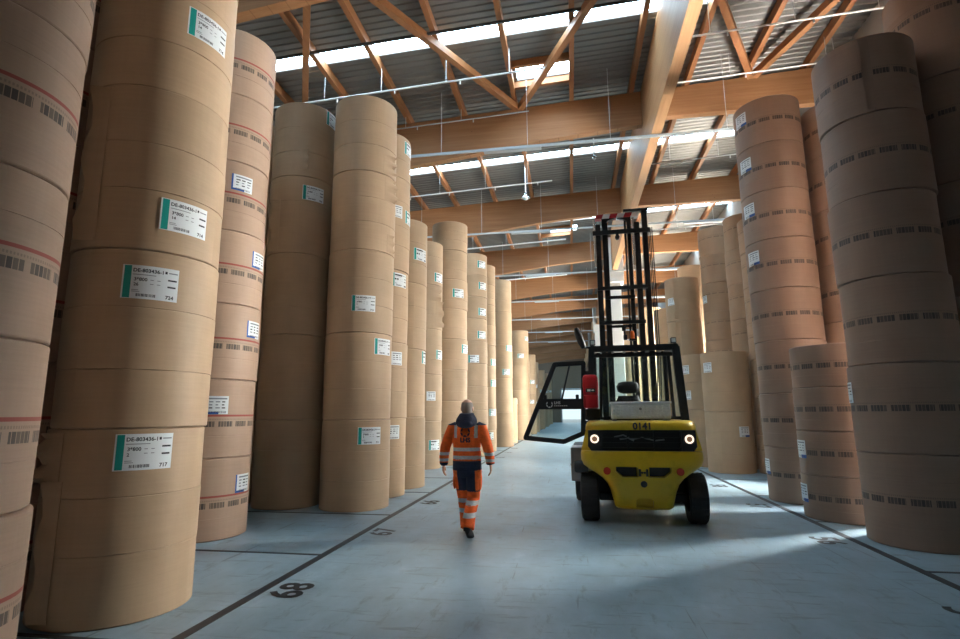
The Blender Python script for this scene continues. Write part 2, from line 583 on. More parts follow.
# glulam cross beams: deeper towards the side walls
def beam_bottom(X):
    if X > 2.2:
        return 9.60 - 0.0 * X
    if X > -0.64:
        return 9.42 - 0.077 * (2.21 - X)
    return 9.20 - 0.125 * (-0.64 - X)
for k, by in enumerate(beamY):
    if by < 0:
        nm = 'behind the viewer'
    else:
        nm = ordw[k - 2] + ' from the viewer'
    for side in (0, 1):
        xs = [2.19, 0.8, -0.64, -2, -4, -6, XL] if side == 0 else [2.45, 6, XR]
        bm = BM()
        rings = []
        for X in xs:
            zt, zb = roof_z(X), max(beam_bottom(X), 7.9)
            rings.append([(X, by - 0.11, zb), (X, by + 0.11, zb), (X, by + 0.11, zt), (X, by - 0.11, zt)])
        loft(bm, rings)
        o = obj('ceiling_beam', bm, M['glulam_x'])
        tag(o, 'glued timber roof beam, %s, on the %s side of the ridge beam' % (nm, ['man’s', 'forklift’s'][side]), 'roof beam', 'glued cross beams', 'structure')
# the ridge beam along the aisle, and its columns
for (ya, yb, lab) in ((YF, 26.6, 'deep pale timber ridge beam running overhead towards the white column'), (27.6, YB, 'far length of the timber ridge beam beyond the white column')):
    bm = BM()
    box(bm, 2.21, 2.45, ya, yb, 8.5, roof_z(2.3) + 0.1)
    tag(obj('ridge_beam', bm, M['glulam_y']), lab, 'roof beam', kind='structure')
for cy, lab in ((27.1, 'white concrete column behind the forklift mast'), (44.0, 'white concrete column farther down the aisle'), (57.0, 'white concrete column nearest the far doorway')):
    bm = BM()
    box(bm, 2.03, 2.60, cy - 0.28, cy + 0.28, 0, 7.9, 0, 0.02)
    box(bm, 1.93, 2.75, cy - 0.45, cy + 0.45, 7.9, 8.48, 0, 0.02)
    box(bm, 1.93, 2.19, cy - 0.45, cy + 0.45, 8.49, 10.2, 0, 0.02)
    box(bm, 2.47, 2.75, cy - 0.45, cy + 0.45, 8.49, 10.2, 0, 0.02)
    tag(obj('column', bm, M['concrete']), lab, 'column', kind='structure')
# joists along the hall, one per bay and line
JX = [-7.4, -5.83, -4.47, -2.83, -1.30, 0.29, 1.93, 3.42, 4.95, 6.5]
for k in range(1, len(beamY) - 1):
    y0, y1 = beamY[k], beamY[k + 1]
    for jx in JX:
        bm = BM()
        z = roof_z(jx)
        box(bm, jx - 0.06, jx + 0.06, y0 + 0.006, y1 - 0.006, z, z + JH)
        tag(obj('ceiling_joist', bm, M['joist']), 'slim brown timber joist under the metal roof deck', 'joist', 'roof joists', 'structure')
    # timber trimmers at the square domes
    dm = domes.get(k - 1)
    if dm:
        for yy in (dm[2] - 0.08, dm[3] + 0.08):
            bm = BM()
            z = roof_z(dm[0])
            xa, xb = (-1.24, 0.23)
            hexa(bm, [(xa, yy - 0.05, roof_z(xa) + 0.06), (xb, yy - 0.05, roof_z(xb) + 0.06), (xb, yy + 0.05, roof_z(xb) + 0.06), (xa, yy + 0.05, roof_z(xa) + 0.06),
                      (xa, yy - 0.05, roof_z(xa) + JH), (xb, yy - 0.05, roof_z(xb) + JH), (xb, yy + 0.05, roof_z(xb) + JH), (xa, yy + 0.05, roof_z(xa) + JH)])
            tag(obj('ceiling_joist', bm, M['joist']), 'short timber trimmer at a square dome skylight', 'joist', 'dome trimmers', 'structure')
# wind bracing between the first two visible beams
b0, b1 = beamY[2], beamY[3]
low = [(-7.75, b1), (-1.2, b1), (5.05, b1)]
hi = [(-4.45, b0), (1.95, b0), (7.2, b0)]
names = ['first', 'second', 'third', 'fourth', 'fifth', 'sixth', 'seventh', 'eighth']
i = 0
for k, h in enumerate(hi):
    for l in low[k:k + 2]:
        a = Vector((l[0], l[1] - 0.2, roof_z(l[0]) - 0.10))
        b = Vector((h[0], h[1] + 0.15, roof_z(h[0]) - 0.10))
        a = a + (b - a).normalized() * 0.12
        bm = BM()
        beam_between(bm, a, b, 0.15, 0.18)
        tag(obj('ceiling_brace', bm, M['brace']), '%s diagonal wind brace, counted across from the left wall, under the roof' % names[i], 'brace', 'wind braces', 'structure')
        i += 1

# ------------------------------------------------------------------ floor marks
LX, RX = -2.90, 3.46
def mark(name, bm, label, cat='floor marking'):
    tag(obj(name, bm, M['line']), label, cat, kind='structure')
bm = BM(); box(bm, LX - 0.045, LX + 0.045, -1, YB - 1, 0.0, 0.004); mark('floor_line', bm, 'long black aisle line along the feet of the brighter rolls')
bm = BM(); box(bm, RX - 0.045, RX + 0.045, -1, YB - 1, 0.0, 0.004); mark('floor_line', bm, 'long black aisle line along the feet of the shaded rolls')
for k in range(0, 14):
    yl = 1.27 + 2.505 * k
    bm = BM(); box(bm, -8.0, LX - 0.045, yl - 0.025, yl + 0.025, 0, 0.004)
    mark('floor_line', bm, 'black bay line %s from the viewer under the brighter rolls' % (['first', 'second', 'third', 'fourth', 'fifth', 'sixth', 'seventh', 'eighth', 'ninth', 'tenth', 'eleventh', 'twelfth', 'thirteenth', 'fourteenth', 'fifteenth', 'sixteenth', 'seventeenth', 'eighteenth', 'nineteenth', 'twentieth'][k]))
    yl = 1.36 + 2.58 * k
    bm = BM(); box(bm, RX + 0.045, 7.2, yl - 0.025, yl + 0.025, 0, 0.004)
    mark('floor_line', bm, 'black bay line %s from the viewer under the shaded rolls' % (['first', 'second', 'third', 'fourth', 'fifth', 'sixth', 'seventh', 'eighth', 'ninth', 'tenth', 'eleventh', 'twelfth', 'thirteenth', 'fourteenth', 'fifteenth', 'sixteenth', 'seventeenth', 'eighteenth', 'nineteenth', 'twentieth'][k]))
WORDS = {54: 'fifty-four', 55: 'fifty-five', 56: 'fifty-six', 57: 'fifty-seven', 58: 'fifty-eight', 59: 'fifty-nine', 60: 'sixty', 61: 'sixty-one', 62: 'sixty-two', 63: 'sixty-three', 64: 'sixty-four', 65: 'sixty-five', 66: 'sixty-six', 67: 'sixty-seven', 68: 'sixty-eight', 69: 'sixty-nine'}
for k in range(-1, 9):
    n = 68 - k
    yc = 5.03 + 2.52 * k
    bm = BM()
    add_text(bm, str(n), 0.44, lambda a, b, yc=yc: (-2.48 - b, yc + a, 0.004), 0.012, 'CENTER')
    if yc > 0:
        mark('floor_number', bm, 'black stencilled floor number %s beside the aisle line' % WORDS[n])
    else:
        bm.free()
for k in range(0, 6):
    n = 55 + k
    yc = 5.22 + 2.61 * k
    bm = BM()
    add_text(bm, str(n), 0.44, lambda a, b, yc=yc: (2.98 + b, yc - a, 0.004), 0.012, 'CENTER')
    mark('floor_number', bm, 'black stencilled floor number %s beside the shaded aisle line' % WORDS[n])

# ------------------------------------------------------------------ services under the roof
def pipe_run(name, x0, x1, Y, zf, rad, mat, label, hang=(), hmat='wire', extra=None, cat='pipe'):
    root = tag(empty(name, (x0, Y, zf(x0))), label, cat, 'pipes under the roof' if cat == 'pipe' else None)
    bm = BM()
    tube(bm, [(0, 0, 0), (x1 - x0, 0, zf(x1) - zf(x0))], rad, 8)
    obj('pipe_run', bm, M[mat], root)
    for hx in hang:
        bm = BM()
        tube(bm, [(hx - x0, 0, zf(hx) - zf(x0)), (hx - x0, 0, roof_z(hx) + 0.02 - zf(x0))], 0.008, 6)
        obj('hanger', bm, M[hmat], root)
        bm = BM()
        tube(bm, [(hx - x0 + 0.35, 0, zf(hx) - zf(x0)), (hx - x0 + 0.35, 0, zf(hx) - zf(x0) - 0.09)], [0.015, 0.02], 6)
        obj('sprinkler_head', bm, M[mat], root)
    return root
spz = lambda off: (lambda X: roof_z(X) - off)
pipe_run('sprinkler_pipe', -8.3, -0.36, 11.75, spz(0.62), 0.021, 'pipe', 'white sprinkler pipe above the nearest plain stacks', (-7.4, -5.9, -4.4, -2.75, -1.2))
pipe_run('sprinkler_pipe', -8.3, -0.40, 17.9, spz(0.75), 0.022, 'pipe', 'white sprinkler pipe beyond the nearest full cross beam', (-7.4, -5.83, -4.4, -2.75, -1.25))
pipe_run('sprinkler_pipe', -8.3, 0.0, 24.6, spz(0.75), 0.03, 'pipe', 'white sprinkler pipe in the third roof bay over bright rolls', (-5.83, -4.4, -2.8, -1.2))
pipe_run('sprinkler_pipe', -8.3, 0.0, 31.3, spz(0.75), 0.03, 'pipe', 'white sprinkler pipe in the fourth roof bay over bright rolls', (-4.4, -2.8, -1.2))
pipe_run('sprinkler_pipe', 2.6, 7.25, 11.1, spz(0.85), 0.022, 'pipe', 'white sprinkler pipe crossing above the printed stack nearest the viewer', (3.2, 4.9, 6.5))
pipe_run('sprinkler_pipe', 2.6, 7.25, 13.2, spz(0.60), 0.020, 'pipe', 'thin pale pipe just before the cross beam above shaded stacks', (4.2, 6.6))
pipe_run('sprinkler_pipe', 2.75, 7.25, 17.4, spz(0.80), 0.022, 'pipe', 'white sprinkler pipe behind the nearest cross beam, forklift side', (3.45, 4.95, 6.5))
pipe_run('sprinkler_pipe', 2.75, 7.25, 24.4, spz(0.80), 0.03, 'pipe', 'white sprinkler pipe in the third bay, forklift side', (3.45, 4.95, 6.5))
pipe_run('sprinkler_pipe', -8.38, -0.9, 14.0, spz(0.34), 0.018, 'tray', 'thin grey pipe along the top of the nearest full cross beam', (-7.4, -4.47, -2.83))
pipe_run('roof_conduit', -8.3, 2.1, 10.72, spz(0.05), 0.036, 'conduit', 'dark conduit along the edge of the brightest strip skylight', (), cat='conduit')
# light trunking below the beams, unlit
tl = ['nearest', 'second', 'third', 'fourth', 'fifth', 'sixth', 'seventh']
for k in range(0, 7):
    Y = 13.15 + BAY * k
    x0, x1 = (-8.3, 7.25)
    root = tag(empty('light_trunking', (x0, Y, 8.42)), '%s grey lighting trunking hung below the ridge beam' % tl[k], 'light trunking', 'lighting trunkings')
    bm = BM(); box(bm, 0, x1 - x0, -0.025, 0.025, -0.03, 0.03)
    obj('trunking_rail', bm, M['tray'], root)
    for hx in (-7.7, -5.6, -3.2, -0.9, 1.2, 4.0, 6.4):
        bm = BM(); tube(bm, [(hx - x0, 0, 0.02), (hx - x0, 0, roof_z(hx) + 0.05 - 8.42)], 0.006, 6)
        obj('hanger', bm, M['wire'], root)
    for hx in (-6.6, -1.3, 5.0):
        bm = BM(); box(bm, hx - x0 - 0.75, hx - x0 + 0.75, -0.08, 0.08, -0.085, -0.025, 0, 0.01)
        obj('luminaire', bm, M['tray'], root)
# pendant detector / lamp
def pendant(x, y, zl, label, s=1.0):
    root = tag(empty('pendant_lamp', (x, y, zl)), label, 'lamp')
    bm = BM(); tube(bm, [(0, 0, 0.16), (0, 0, roof_z(x) + 0.1 - zl)], 0.022, 8); obj('rod', bm, M['pipe'], root)
    bm = BM(); lathe(bm, [(0.001 , 0.22), (0.05 * s, 0.2), (0.06 * s, 0.10), (0.15 * s, 0.03), (0.16 * s, 0.0), (0.001, 0.0)], n=20); obj('lamp_shade', bm, M['steel'], root, smooth=True)
    bm = BM(); lathe(bm, [(0.001, 0.0), (0.09 * s, -0.005), (0.06 * s, -0.05), (0.001, -0.07)], n=16); obj('lamp_lens', bm, M['worklens'], root, smooth=True)
pendant(-1.36, 18.3, 9.12, 'small steel lamp on a rod hanging before the second cross beam')
pendant(1.0, 16.9, 9.75, 'small steel fitting hanging close to the ridge beam', 0.4)

# ------------------------------------------------------------------ paper rolls
NSEG = 72
_roll_cache = {}
def roll_mesh(kind, h, var, r=0.6):
    key = (kind, round(h, 3), var)
    if key in _roll_cache:
        return _roll_cache[key]
    rr = random.Random(hash((kind, int(h * 1000), var)) & 0xffff if False else int(h * 1000) * 7 + var * 131 + len(kind) * 17)
    bm = BM()
    uvl = bm.loops.layers.uv.new('UVMap')
    if kind == 'plain':
        f1, f2 = h * rr.uniform(0.31, 0.36), h * rr.uniform(0.63, 0.69)
        prof = [(0.055, 0.05), (0.055, 0.003), (r - 0.05, 0.0), (r - 0.013, 0.001), (r - 0.003, 0.007), (r, 0.014),
                (r, f1 - 0.005), (r - 0.006, f1), (r + 0.003, f1 + 0.004), (r + 0.003, f2 - 0.004), (r - 0.005, f2), (r, f2 + 0.005),
                (r, h - 0.014), (r - 0.003, h - 0.007), (r - 0.013, h - 0.001), (r - 0.05, h), (0.055, h - 0.003), (0.055, h - 0.05)]
    else:
        fm = h * rr.uniform(0.25, 0.32) if rr.random() < 0.5 else h * rr.uniform(0.7, 0.76)
        prof = [(0.055, 0.05), (0.055, 0.003), (r - 0.05, 0.0), (r - 0.017, 0.001), (r - 0.004, 0.008), (r, 0.016),
                (r, fm - 0.004), (r - 0.003, fm), (r + 0.001, fm + 0.003),
                (r + 0.001, h - 0.016), (r - 0.004, h - 0.008), (r - 0.017, h - 0.001), (r - 0.05, h), (0.055, h - 0.003), (0.055, h - 0.05)]
    ph = [rr.uniform(0, 6.28) for _ in range(4)]
    rings = []
    for (pr, pz) in prof:
        ring = []
        for k in range(NSEG):
            a = 2 * PI * k / NSEG
            q = pr
            if pr > 0.3:
                q += 0.0022 * math.sin(2 * a + ph[0] + pz * 2) + 0.0016 * math.sin(5 * a + ph[1] - 3 * pz) + 0.001 * math.sin(9 * a + ph[2] + 7 * pz)
                if pr < r - 0.003:
                    q += rr.uniform(-0.002, 0.002)
            ring.append(bm.verts.new((q * math.cos(a), q * math.sin(a), pz)))
        rings.append(ring)
    for i, (A, B) in enumerate(zip(rings, rings[1:])):
        za, zb = prof[i][1], prof[i + 1][1]
        for k in range(NSEG):
            f = bm.faces.new((A[k], A[(k + 1) % NSEG], B[(k + 1) % NSEG], B[k]))
            f.smooth = True
            f.material_index = 1 if (i == 0 or i == len(prof) - 2) else 0
            us = (k * 2 * PI / NSEG * r, (k + 1) * 2 * PI / NSEG * r)
            for lp, (u, v) in zip(f.loops, ((us[0], za), (us[1], za), (us[1], zb), (us[0], zb))):
                lp[uvl].uv = (u, v - h / 2)
    f = bm.faces.new(rings[0][::-1]); f.material_index = 1
    f = bm.faces.new(rings[-1]); f.material_index = 1
    me = bpy.data.meshes.new('paper_roll')
    bm.to_mesh(me)
    bm.free()
    me.materials.append(M[kind])
    me.materials.append(M['core'])
    try:
        me.set_sharp_from_angle(angle=R(14))
    except Exception:
        pass
    _roll_cache[key] = me
    return me

def cyl_pt(th, z, off, r=0.6):
    return ((r + off) * math.cos(th), (r + off) * math.sin(th), z)

def add_label(parent, th_deg, z, kind, txt, rot_roll=0.0, w=None, hh=None, fine=True):
    """curved paper label glued on a roll, centred at th (world degrees) and height z above the roll's foot"""
    th0 = R(th_deg)
    if kind == 'teal':
        w, hh = w or 0.42, hh or 0.29
    elif kind == 'blue':
        w, hh = w or 0.30, hh or 0.24
    else:
        w, hh = w or 0.30, hh or 0.27
    rr = 0.6
    F = lambda a, b, off=0.008: cyl_pt(th0 + a / rr, z + b, off)      # a to the reader's right, b up
    bm = BM()
    n = 14
    def patch(a0, a1, b0, b1, mi, off=0.008):
        k = max(2, int(n * (a1 - a0) / w) + 1)
        lo = [bm.verts.new(F(a0 + (a1 - a0) * i / k, b0, off)) for i in range(k + 1)]
        up = [bm.verts.new(F(a0 + (a1 - a0) * i / k, b1, off)) for i in range(k + 1)]
        for i in range(k):
            bm.faces.new((lo[i], lo[i + 1], up[i + 1], up[i])).material_index = mi
    e = 0.006
    X0, X1, Y0, Y1 = -w / 2, w / 2, -hh / 2, hh / 2
    if kind == 'teal':
        c0 = X0 + 0.012; c1 = X0 + 0.065
        patch(X0, c0, Y0, Y1, 0); patch(c0, c1, Y0 + e, Y1 - e, 1); patch(c1, X1, Y0, Y1, 0)
        patch(c0, c1, Y0, Y0 + e, 0); patch(c0, c1, Y1 - e, Y1, 0)
        mats = [M['white_paper'], M['teal']]
    elif kind == 'blue':
        patch(X0, X0 + 0.022, Y0, Y1, 1); patch(X0 + 0.022, X1, Y0 + 0.03, Y1, 0)
        patch(X0 + 0.022, X0 + w * 0.6, Y0, Y0 + 0.03, 1); patch(X0 + w * 0.6, X1, Y0, Y0 + 0.03, 0)
        mats = [M['white_paper'], M['blue']]
    elif kind == 'print':
        patch(X0, X1, Y0 + 0.05, Y1, 0); patch(X0, X0 + w * 0.55, Y0, Y0 + 0.05, 0); patch(X0 + w * 0.55, X1, Y0, Y0 + 0.05, 1)
        mats = [M['white_paper'], M['blue']]
    else:
        patch(X0, X1, Y0, Y1, 0)
        mats = [M['white_paper']]
    np_ = len(mats)
    mats = mats + [M['ink'], M['grey_ink']]
    G = lambda a, b: F(a, b, 0.0095)
    def bar(a0, a1, b0, b1, mi=0):
        mi += np_
        k = max(1, int((a1 - a0) / 0.05))
        for i in range(k):
            p, q = a0 + (a1 - a0) * i / k, a0 + (a1 - a0) * (i + 1) / k
            bm.faces.new([bm.verts.new(G(*c)) for c in ((p, b0), (q, b0), (q, b1), (p, b1))]).material_index = mi
    rr2 = random.Random(int(abs(th_deg) * 100) + int(z * 1000))
    if kind == 'teal':
        L0 = X0 + 0.075
        if fine:
            add_text(bm, txt[0], 0.0425, lambda a, b: G(L0 + a, Y1 - 0.058 + b), 0.0012, mi=np_)
            add_text(bm, txt[1], 0.040, lambda a, b: G(L0 + 0.012 + a, Y1 - 0.135 + b), 0.0009, mi=np_)
            add_text(bm, txt[2], 0.036, lambda a, b: G(L0 + 0.012 + a, Y1 - 0.178 + b), 0.0009, mi=np_)
            add_text(bm, txt[3], 0.042, lambda a, b: G(X1 - 0.095 + a, Y0 + 0.018 + b), 0.0014, mi=np_)
        else:
            bar(L0, L0 + 0.2, Y1 - 0.06, Y1 - 0.03); bar(L0, L0 + 0.09, Y1 - 0.15, Y1 - 0.115); bar(X1 - 0.09, X1 - 0.02, Y0 + 0.02, Y0 + 0.05)
        bar(L0 + 0.235, L0 + 0.252, Y1 - 0.052, Y1 - 0.03)
        bar(L0 + 0.262, X1 - 0.012, Y1 - 0.046, Y1 - 0.036, 1)
        bar(L0, L0 + 0.17, Y1 - 0.084, Y1 - 0.078, 1)
        for q in range(4):
            bar(L0 + 0.13 + 0.05 * (q % 2), L0 + 0.155 + 0.05 * (q % 2), Y1 - 0.125 - 0.035 * (q // 2), Y1 - 0.119 - 0.035 * (q // 2), 1)
        bar(X1 - 0.085, X1 - 0.015, Y1 - 0.112, Y1 - 0.098); bar(X1 - 0.085, X1 - 0.02, Y1 - 0.172, Y1 - 0.158)
        bar(L0, L0 + 0.05, Y0 + 0.078, Y0 + 0.073, 1); bar(L0, L0 + 0.06, Y0 + 0.064, Y0 + 0.059, 1)
        x = L0 + 0.035
        while x < L0 + 0.17:
            ww = rr2.choice((0.002, 0.004, 0.006)); bar(x, x + ww, Y0 + 0.02, Y0 + 0.045); x += ww + rr2.choice((0.002, 0.004))
    else:
        bar(X0 + w * 0.18, X1 - 0.02, Y1 - 0.045, Y1 - 0.025, 1)
        for q in range(3):
            for s in range(3):
                a = X0 + w * 0.2 + s * w * 0.26
                bar(a, a + w * rr2.uniform(0.1, 0.2), Y1 - 0.085 - q * 0.04, Y1 - 0.070 - q * 0.04, rr2.choice((0, 1)))
        x = X0 + w * 0.2
        while x < X1 - 0.03:
            ww = rr2.choice((0.003, 0.006)); bar(x, x + ww, Y0 + 0.012, Y0 + 0.040); x += ww + 0.006
    lb = obj('shipping_label', bm, mats, parent)
    # the roll itself is turned about its axis: turn the label back so it stays where it was read
    lb.rotation_euler = (0, 0, -rot_roll)
    return lb

def add_flap(parent, th0, th1, z0, z1, lift, kind, rot_roll, name='wrap_flap', jag=0.3):
    """loose wrapper edge: fixed along th0, standing off the roll at th1"""
    bm = BM()
    n, m = 10, 8
    rr = random.Random(int(z0 * 1000) + int(th0 * 10) + 5)
    uvl = bm.loops.layers.uv.new('UVMap')
    grids = []
    js = [rr.uniform(-jag, jag) for _ in range(m + 1)]
    for t in (0.0, 0.003):
        g = []
        for j in range(m + 1):
            row = []
            for i in range(n + 1):
                s = i / n
                th = R(th0 + (th1 - th0) * s * (1 + 0.25 * js[j]))
                lf = 0.006 + lift * s ** 2 * (0.6 + 0.4 * math.sin(j * 1.7 + z0 * 5)) + t
                row.append(bm.verts.new(cyl_pt(th, z0 + (z1 - z0) * j / m, lf)))
            g.append(row)
        grids.append(g)
    for gi, g in enumerate(grids):
        for j in range(m):
            for i in range(n):
                f = bm.faces.new((g[j][i], g[j][i + 1], g[j + 1][i + 1], g[j + 1][i]))
                for lp, (a, b) in zip(f.loops, ((i, j), (i + 1, j), (i + 1, j + 1), (i, j + 1))):
                    lp[uvl].uv = (a * 0.02, 5 + b * 0.05)
    a, b = grids
    for j in range(m):
        for i in (0, n):
            bm.faces.new((a[j][i], a[j + 1][i], b[j + 1][i], b[j][i]))
    for i in range(n):
        for j in (0, m):
            bm.faces.new((a[j][i], a[j][i + 1], b[j][i + 1], b[j][i]))
    o = obj(name, bm, M['plain' if kind == 'plain' else kind], parent, smooth=True)
    o.rotation_euler = (0, 0, -rot_roll)
    return o

ORD = ['lowest', 'second', 'third', 'fourth', 'fifth', 'sixth', 'seventh', 'eighth', 'ninth']
def stack(X, Y, kind, h, n, phrase, labels=(), lkind='teal', flaps=(), fine=False, hs=None, noun=None, tilt=0.0):
    """labels: (theta, world z[, text]) ; flaps: (th0, th1, z0, z1, lift)"""
    rnd = random.Random(int(abs(X) * 1000 + Y * 77))
    z = 0.0
    for k in range(n):
        hk = hs[k] if hs else h
        me = roll_mesh(kind, hk, rnd.randrange(4))
        o = bpy.data.objects.new('paper_roll', me)
        COL.objects.link(o)
        rz = rnd.uniform(0, 2 * PI)
        o.location = (X + rnd.uniform(-0.012, 0.012), Y + rnd.uniform(-0.012, 0.012), z)
        o.rotation_euler = (0, 0, rz)
        pos = ORD[k] if k < n - 1 else 'topmost'
        tag(o, '%s %s in the %s' % (pos, noun or ('plain brown paper roll' if kind == 'plain' else 'printed brown paper roll'), phrase), 'paper roll', 'paper rolls in the ' + phrase)
        for L in labels:
            if z <= L[1] < z + hk:
                lz = min(max(L[1] - z, 0.17), hk - 0.17)
                add_label(o, L[0], lz, L[3] if len(L) > 3 and L[3] else lkind, L[2] if len(L) > 2 and L[2] else ('DE-803436-1', "3*800", '12', '7%02d' % (11 + (k * 7) % 20)), rz, fine=fine)
        for f in flaps:
            zc = (f[2] + f[3]) / 2
            if z <= zc < z + hk:
                add_flap(o, f[0], f[1], max(0.03, f[2] - z), min(hk - 0.03, f[3] - z), f[4], kind, rz)
        z += hk + 0.0015
    return z

T = lambda a, b, c: ('DE-803436-1', a, b, c)
# --- brighter side, nearest first
stack(-3.90, 2.71, 'red', 1.04, 7, 'red-lined stack nearest the viewer', [(-40, 6.9, None)], 'blue', noun='red-lined paper roll')
stack(-3.94, 4.43, 'plain', 1.508, 5, 'broad stack with four large teal labels', [
    (-15.8, 5.31, T('3*800', '14', '714')), (-23.6, 3.36, T('3*800', '14', '714')), (-46.2, 2.73, T('3*800', '26', '724')), (-37.7, 1.32, T('3*800', '2', '717'))],
    'teal', [(-90, -104, 3.08, 4.50, 0.085), (-92, -106, 0.06, 1.10, 0.06), (-96, -114, 1.08, 1.50, 0.11)], fine=True)
stack(-5.18, 4.25, 'red', 1.04, 7, 'stack in the dark gap between the nearest two', [(-70, 2.4), (-62, 1.5)], 'blue', noun='red-lined paper roll')
stack(-5.09, 7.07, 'red', 1.042, 7, 'stack right behind the broad teal-labelled one', [
    (-32.8, 4.90), (-45.0, 1.74), (1.2, 0.69), (2.6, 3.83), (1.2, 2.81)], 'blue', noun='red-lined paper roll')
stack(-5.16, 9.53, 'plain', 1.516, 5, 'set-back stack beside the red-lined one', [(-41.2, 5.75, T('3*800', '9', '702')), (-3.2, 7.42, T('3*800', '9', '708'))],
      'teal', [(-100, -116, 4.60, 5.6, 0.08), (-70, -56, 6.2, 6.6, 0.06)], fine=True)
stack(-3.84, 9.48, 'plain', 1.510, 5, 'stack with three teal labels by floor number sixty-seven', [
    (-62.6, 3.54, T('3*800', '5', '712')), (-21.9, 2.79, T('3*800', '7', '705')), (-45.9, 1.24, T('3*800', '3', '711'))],
    'teal', [(-34, -8, 6.05, 6.45, 0.09), (-30, -4, 5.55, 6.0, 0.10), (-22, -5, 4.55, 4.9, 0.05)], fine=True)
stack(-3.97, 10.86, 'plain', 1.517, 5, 'stack half hidden behind the three-label stack', [
    (-41, 5.82, None, 'paper'), (-27.5, 4.35), (-33.8, 2.71, None, 'paper'), (-36.1, 1.25, None, 'paper'), (-2.1, 7.35), (2.7, 5.77)], 'teal')
stack(-3.92, 12.14, 'plain', 1.522, 4, 'shorter stack before the torn one', [(-25.9, 5.27), (5, 2.9)], 'teal')
stack(-4.50, 16.22, 'plain', 1.376, 5, 'torn stack with peeling wrapper by the man', [
    (-21.2, 5.76), (-12.4, 3.36), (-48.5, 2.11, None, 'paper'), (-33.3, 0.69)], 'teal', [(-58, -20, 5.0, 5.48, 0.09), (-35, -10, 4.2, 5.0, 0.12)])
stack(-3.95, 17.55, 'plain', 0.993, 8, 'tall slim stack rising behind the man\'s head', [(-48.5, 5.5), (-16.6, 3.67)], 'teal')
stack(-3.76, 20.75, 'plain', 0.863, 9, 'stack with teal labels on most rolls', [
    (-39.1, 7.35), (-34.8, 6.49), (-35.8, 5.46), (-38.6, 4.56), (-74.1, 3.51)], 'teal')
stack(-3.80, 23.45, 'plain', 0.895, 9, 'slim stack beyond the many-label one', [(-23.2, 3.6), (-24.8, 2.78), (-33.4, 1.64), (-50.4, 0.65)], 'teal')
stack(-3.42, 26.7, 'plain', 1.63, 5, 'lit stack standing on the aisle line', [(-35.3, 4.78), (-54.8, 3.55)], 'teal')
stack(-3.17, 33.3, 'plain', 1.46, 3, 'low sunlit stack far down', [(-110, 2.24)], 'teal')
stack(-3.30, 35.9, 'plain', 1.39, 5, 'tall stack behind the low sunlit one', [(-27.8, 6.41), (-76.7, 5.26)], 'teal')
stack(-3.55, 30.1, 'plain', 1.2, 2, 'stub behind the lit aisle-line stack', [], 'teal')
far = [(-3.5, 39.0, 1.3, 4), (-3.25, 42.2, 1.5, 4), (-3.3, 46.5, 1.45, 4), (-3.45, 50.2, 1.5, 3), (-3.2, 54.0, 1.4, 4), (-3.3, 58.0, 1.5, 4), (-3.2, 63.0, 1.5, 4), (-3.3, 69.0, 1.6, 4), (-3.2, 76.0, 1.7, 4)]
fn = ['first', 'second', 'third', 'fourth', 'fifth', 'sixth', 'seventh', 'eighth', 'ninth']
for i, (X, Y, h, n) in enumerate(far):
    stack(X, Y, 'plain', h, n, '%s hazy stack beyond the sunlit one' % fn[i], [(-60, h * 1.6), (-50, h * 2.6)], 'teal')
for X, Y, ph in ((-5.2, 12.3, 'added gap-darkening row behind the shorter stack'), (-6.45, 7.25, 'added gap-darkening third row beside the red-lined stacks'), (-6.5, 9.55, 'added gap-darkening third row behind the set-back stack'), (-5.2, 10.85, 'added gap-darkening second row behind the half hidden stack'), (-6.45, 5.7, 'added gap-darkening third row behind the dark gap')):  # unseen back-row stacks added to darken the gaps
    stack(X, Y, 'plain', 1.5, 5 if Y < 12 else 4, ph)
# --- shaded side
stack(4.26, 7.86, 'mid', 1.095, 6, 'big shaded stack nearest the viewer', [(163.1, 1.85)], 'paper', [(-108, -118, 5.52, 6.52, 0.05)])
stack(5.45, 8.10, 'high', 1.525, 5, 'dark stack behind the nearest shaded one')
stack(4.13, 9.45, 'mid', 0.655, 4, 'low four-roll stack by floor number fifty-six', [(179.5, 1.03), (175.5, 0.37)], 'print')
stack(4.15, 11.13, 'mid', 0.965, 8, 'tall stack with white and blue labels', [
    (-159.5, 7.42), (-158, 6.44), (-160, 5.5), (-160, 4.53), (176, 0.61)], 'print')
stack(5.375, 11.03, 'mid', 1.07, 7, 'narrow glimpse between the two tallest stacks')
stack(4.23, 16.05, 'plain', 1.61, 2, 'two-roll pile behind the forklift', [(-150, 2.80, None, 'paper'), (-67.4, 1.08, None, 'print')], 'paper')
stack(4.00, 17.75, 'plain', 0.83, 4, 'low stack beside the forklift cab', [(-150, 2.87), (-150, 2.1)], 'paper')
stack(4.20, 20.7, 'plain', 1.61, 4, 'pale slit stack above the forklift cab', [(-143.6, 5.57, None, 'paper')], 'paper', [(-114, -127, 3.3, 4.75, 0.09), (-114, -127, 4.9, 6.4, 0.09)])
stack(5.50, 13.31, 'mid', 1.0, 7, 'added light-blocking stack unseen past the blue-label stack')  # added out of view to keep pane light off the two-roll pile
stack(5.60, 14.55, 'mid', 1.0, 7, 'added light-blocking stack hidden behind the tall blue-label stack')  # another unseen stack, added to shade the two-roll pile
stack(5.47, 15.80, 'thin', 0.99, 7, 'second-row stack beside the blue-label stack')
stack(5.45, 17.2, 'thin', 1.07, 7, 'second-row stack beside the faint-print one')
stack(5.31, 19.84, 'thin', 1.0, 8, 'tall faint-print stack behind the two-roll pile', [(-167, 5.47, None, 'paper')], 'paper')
stack(5.62, 25.4, 'plain', 1.62, 5, 'stack whose top peeks behind the slit stack')
stack(4.30, 24.2, 'plain', 1.19, 5, 'dark stack beyond the slit stack')
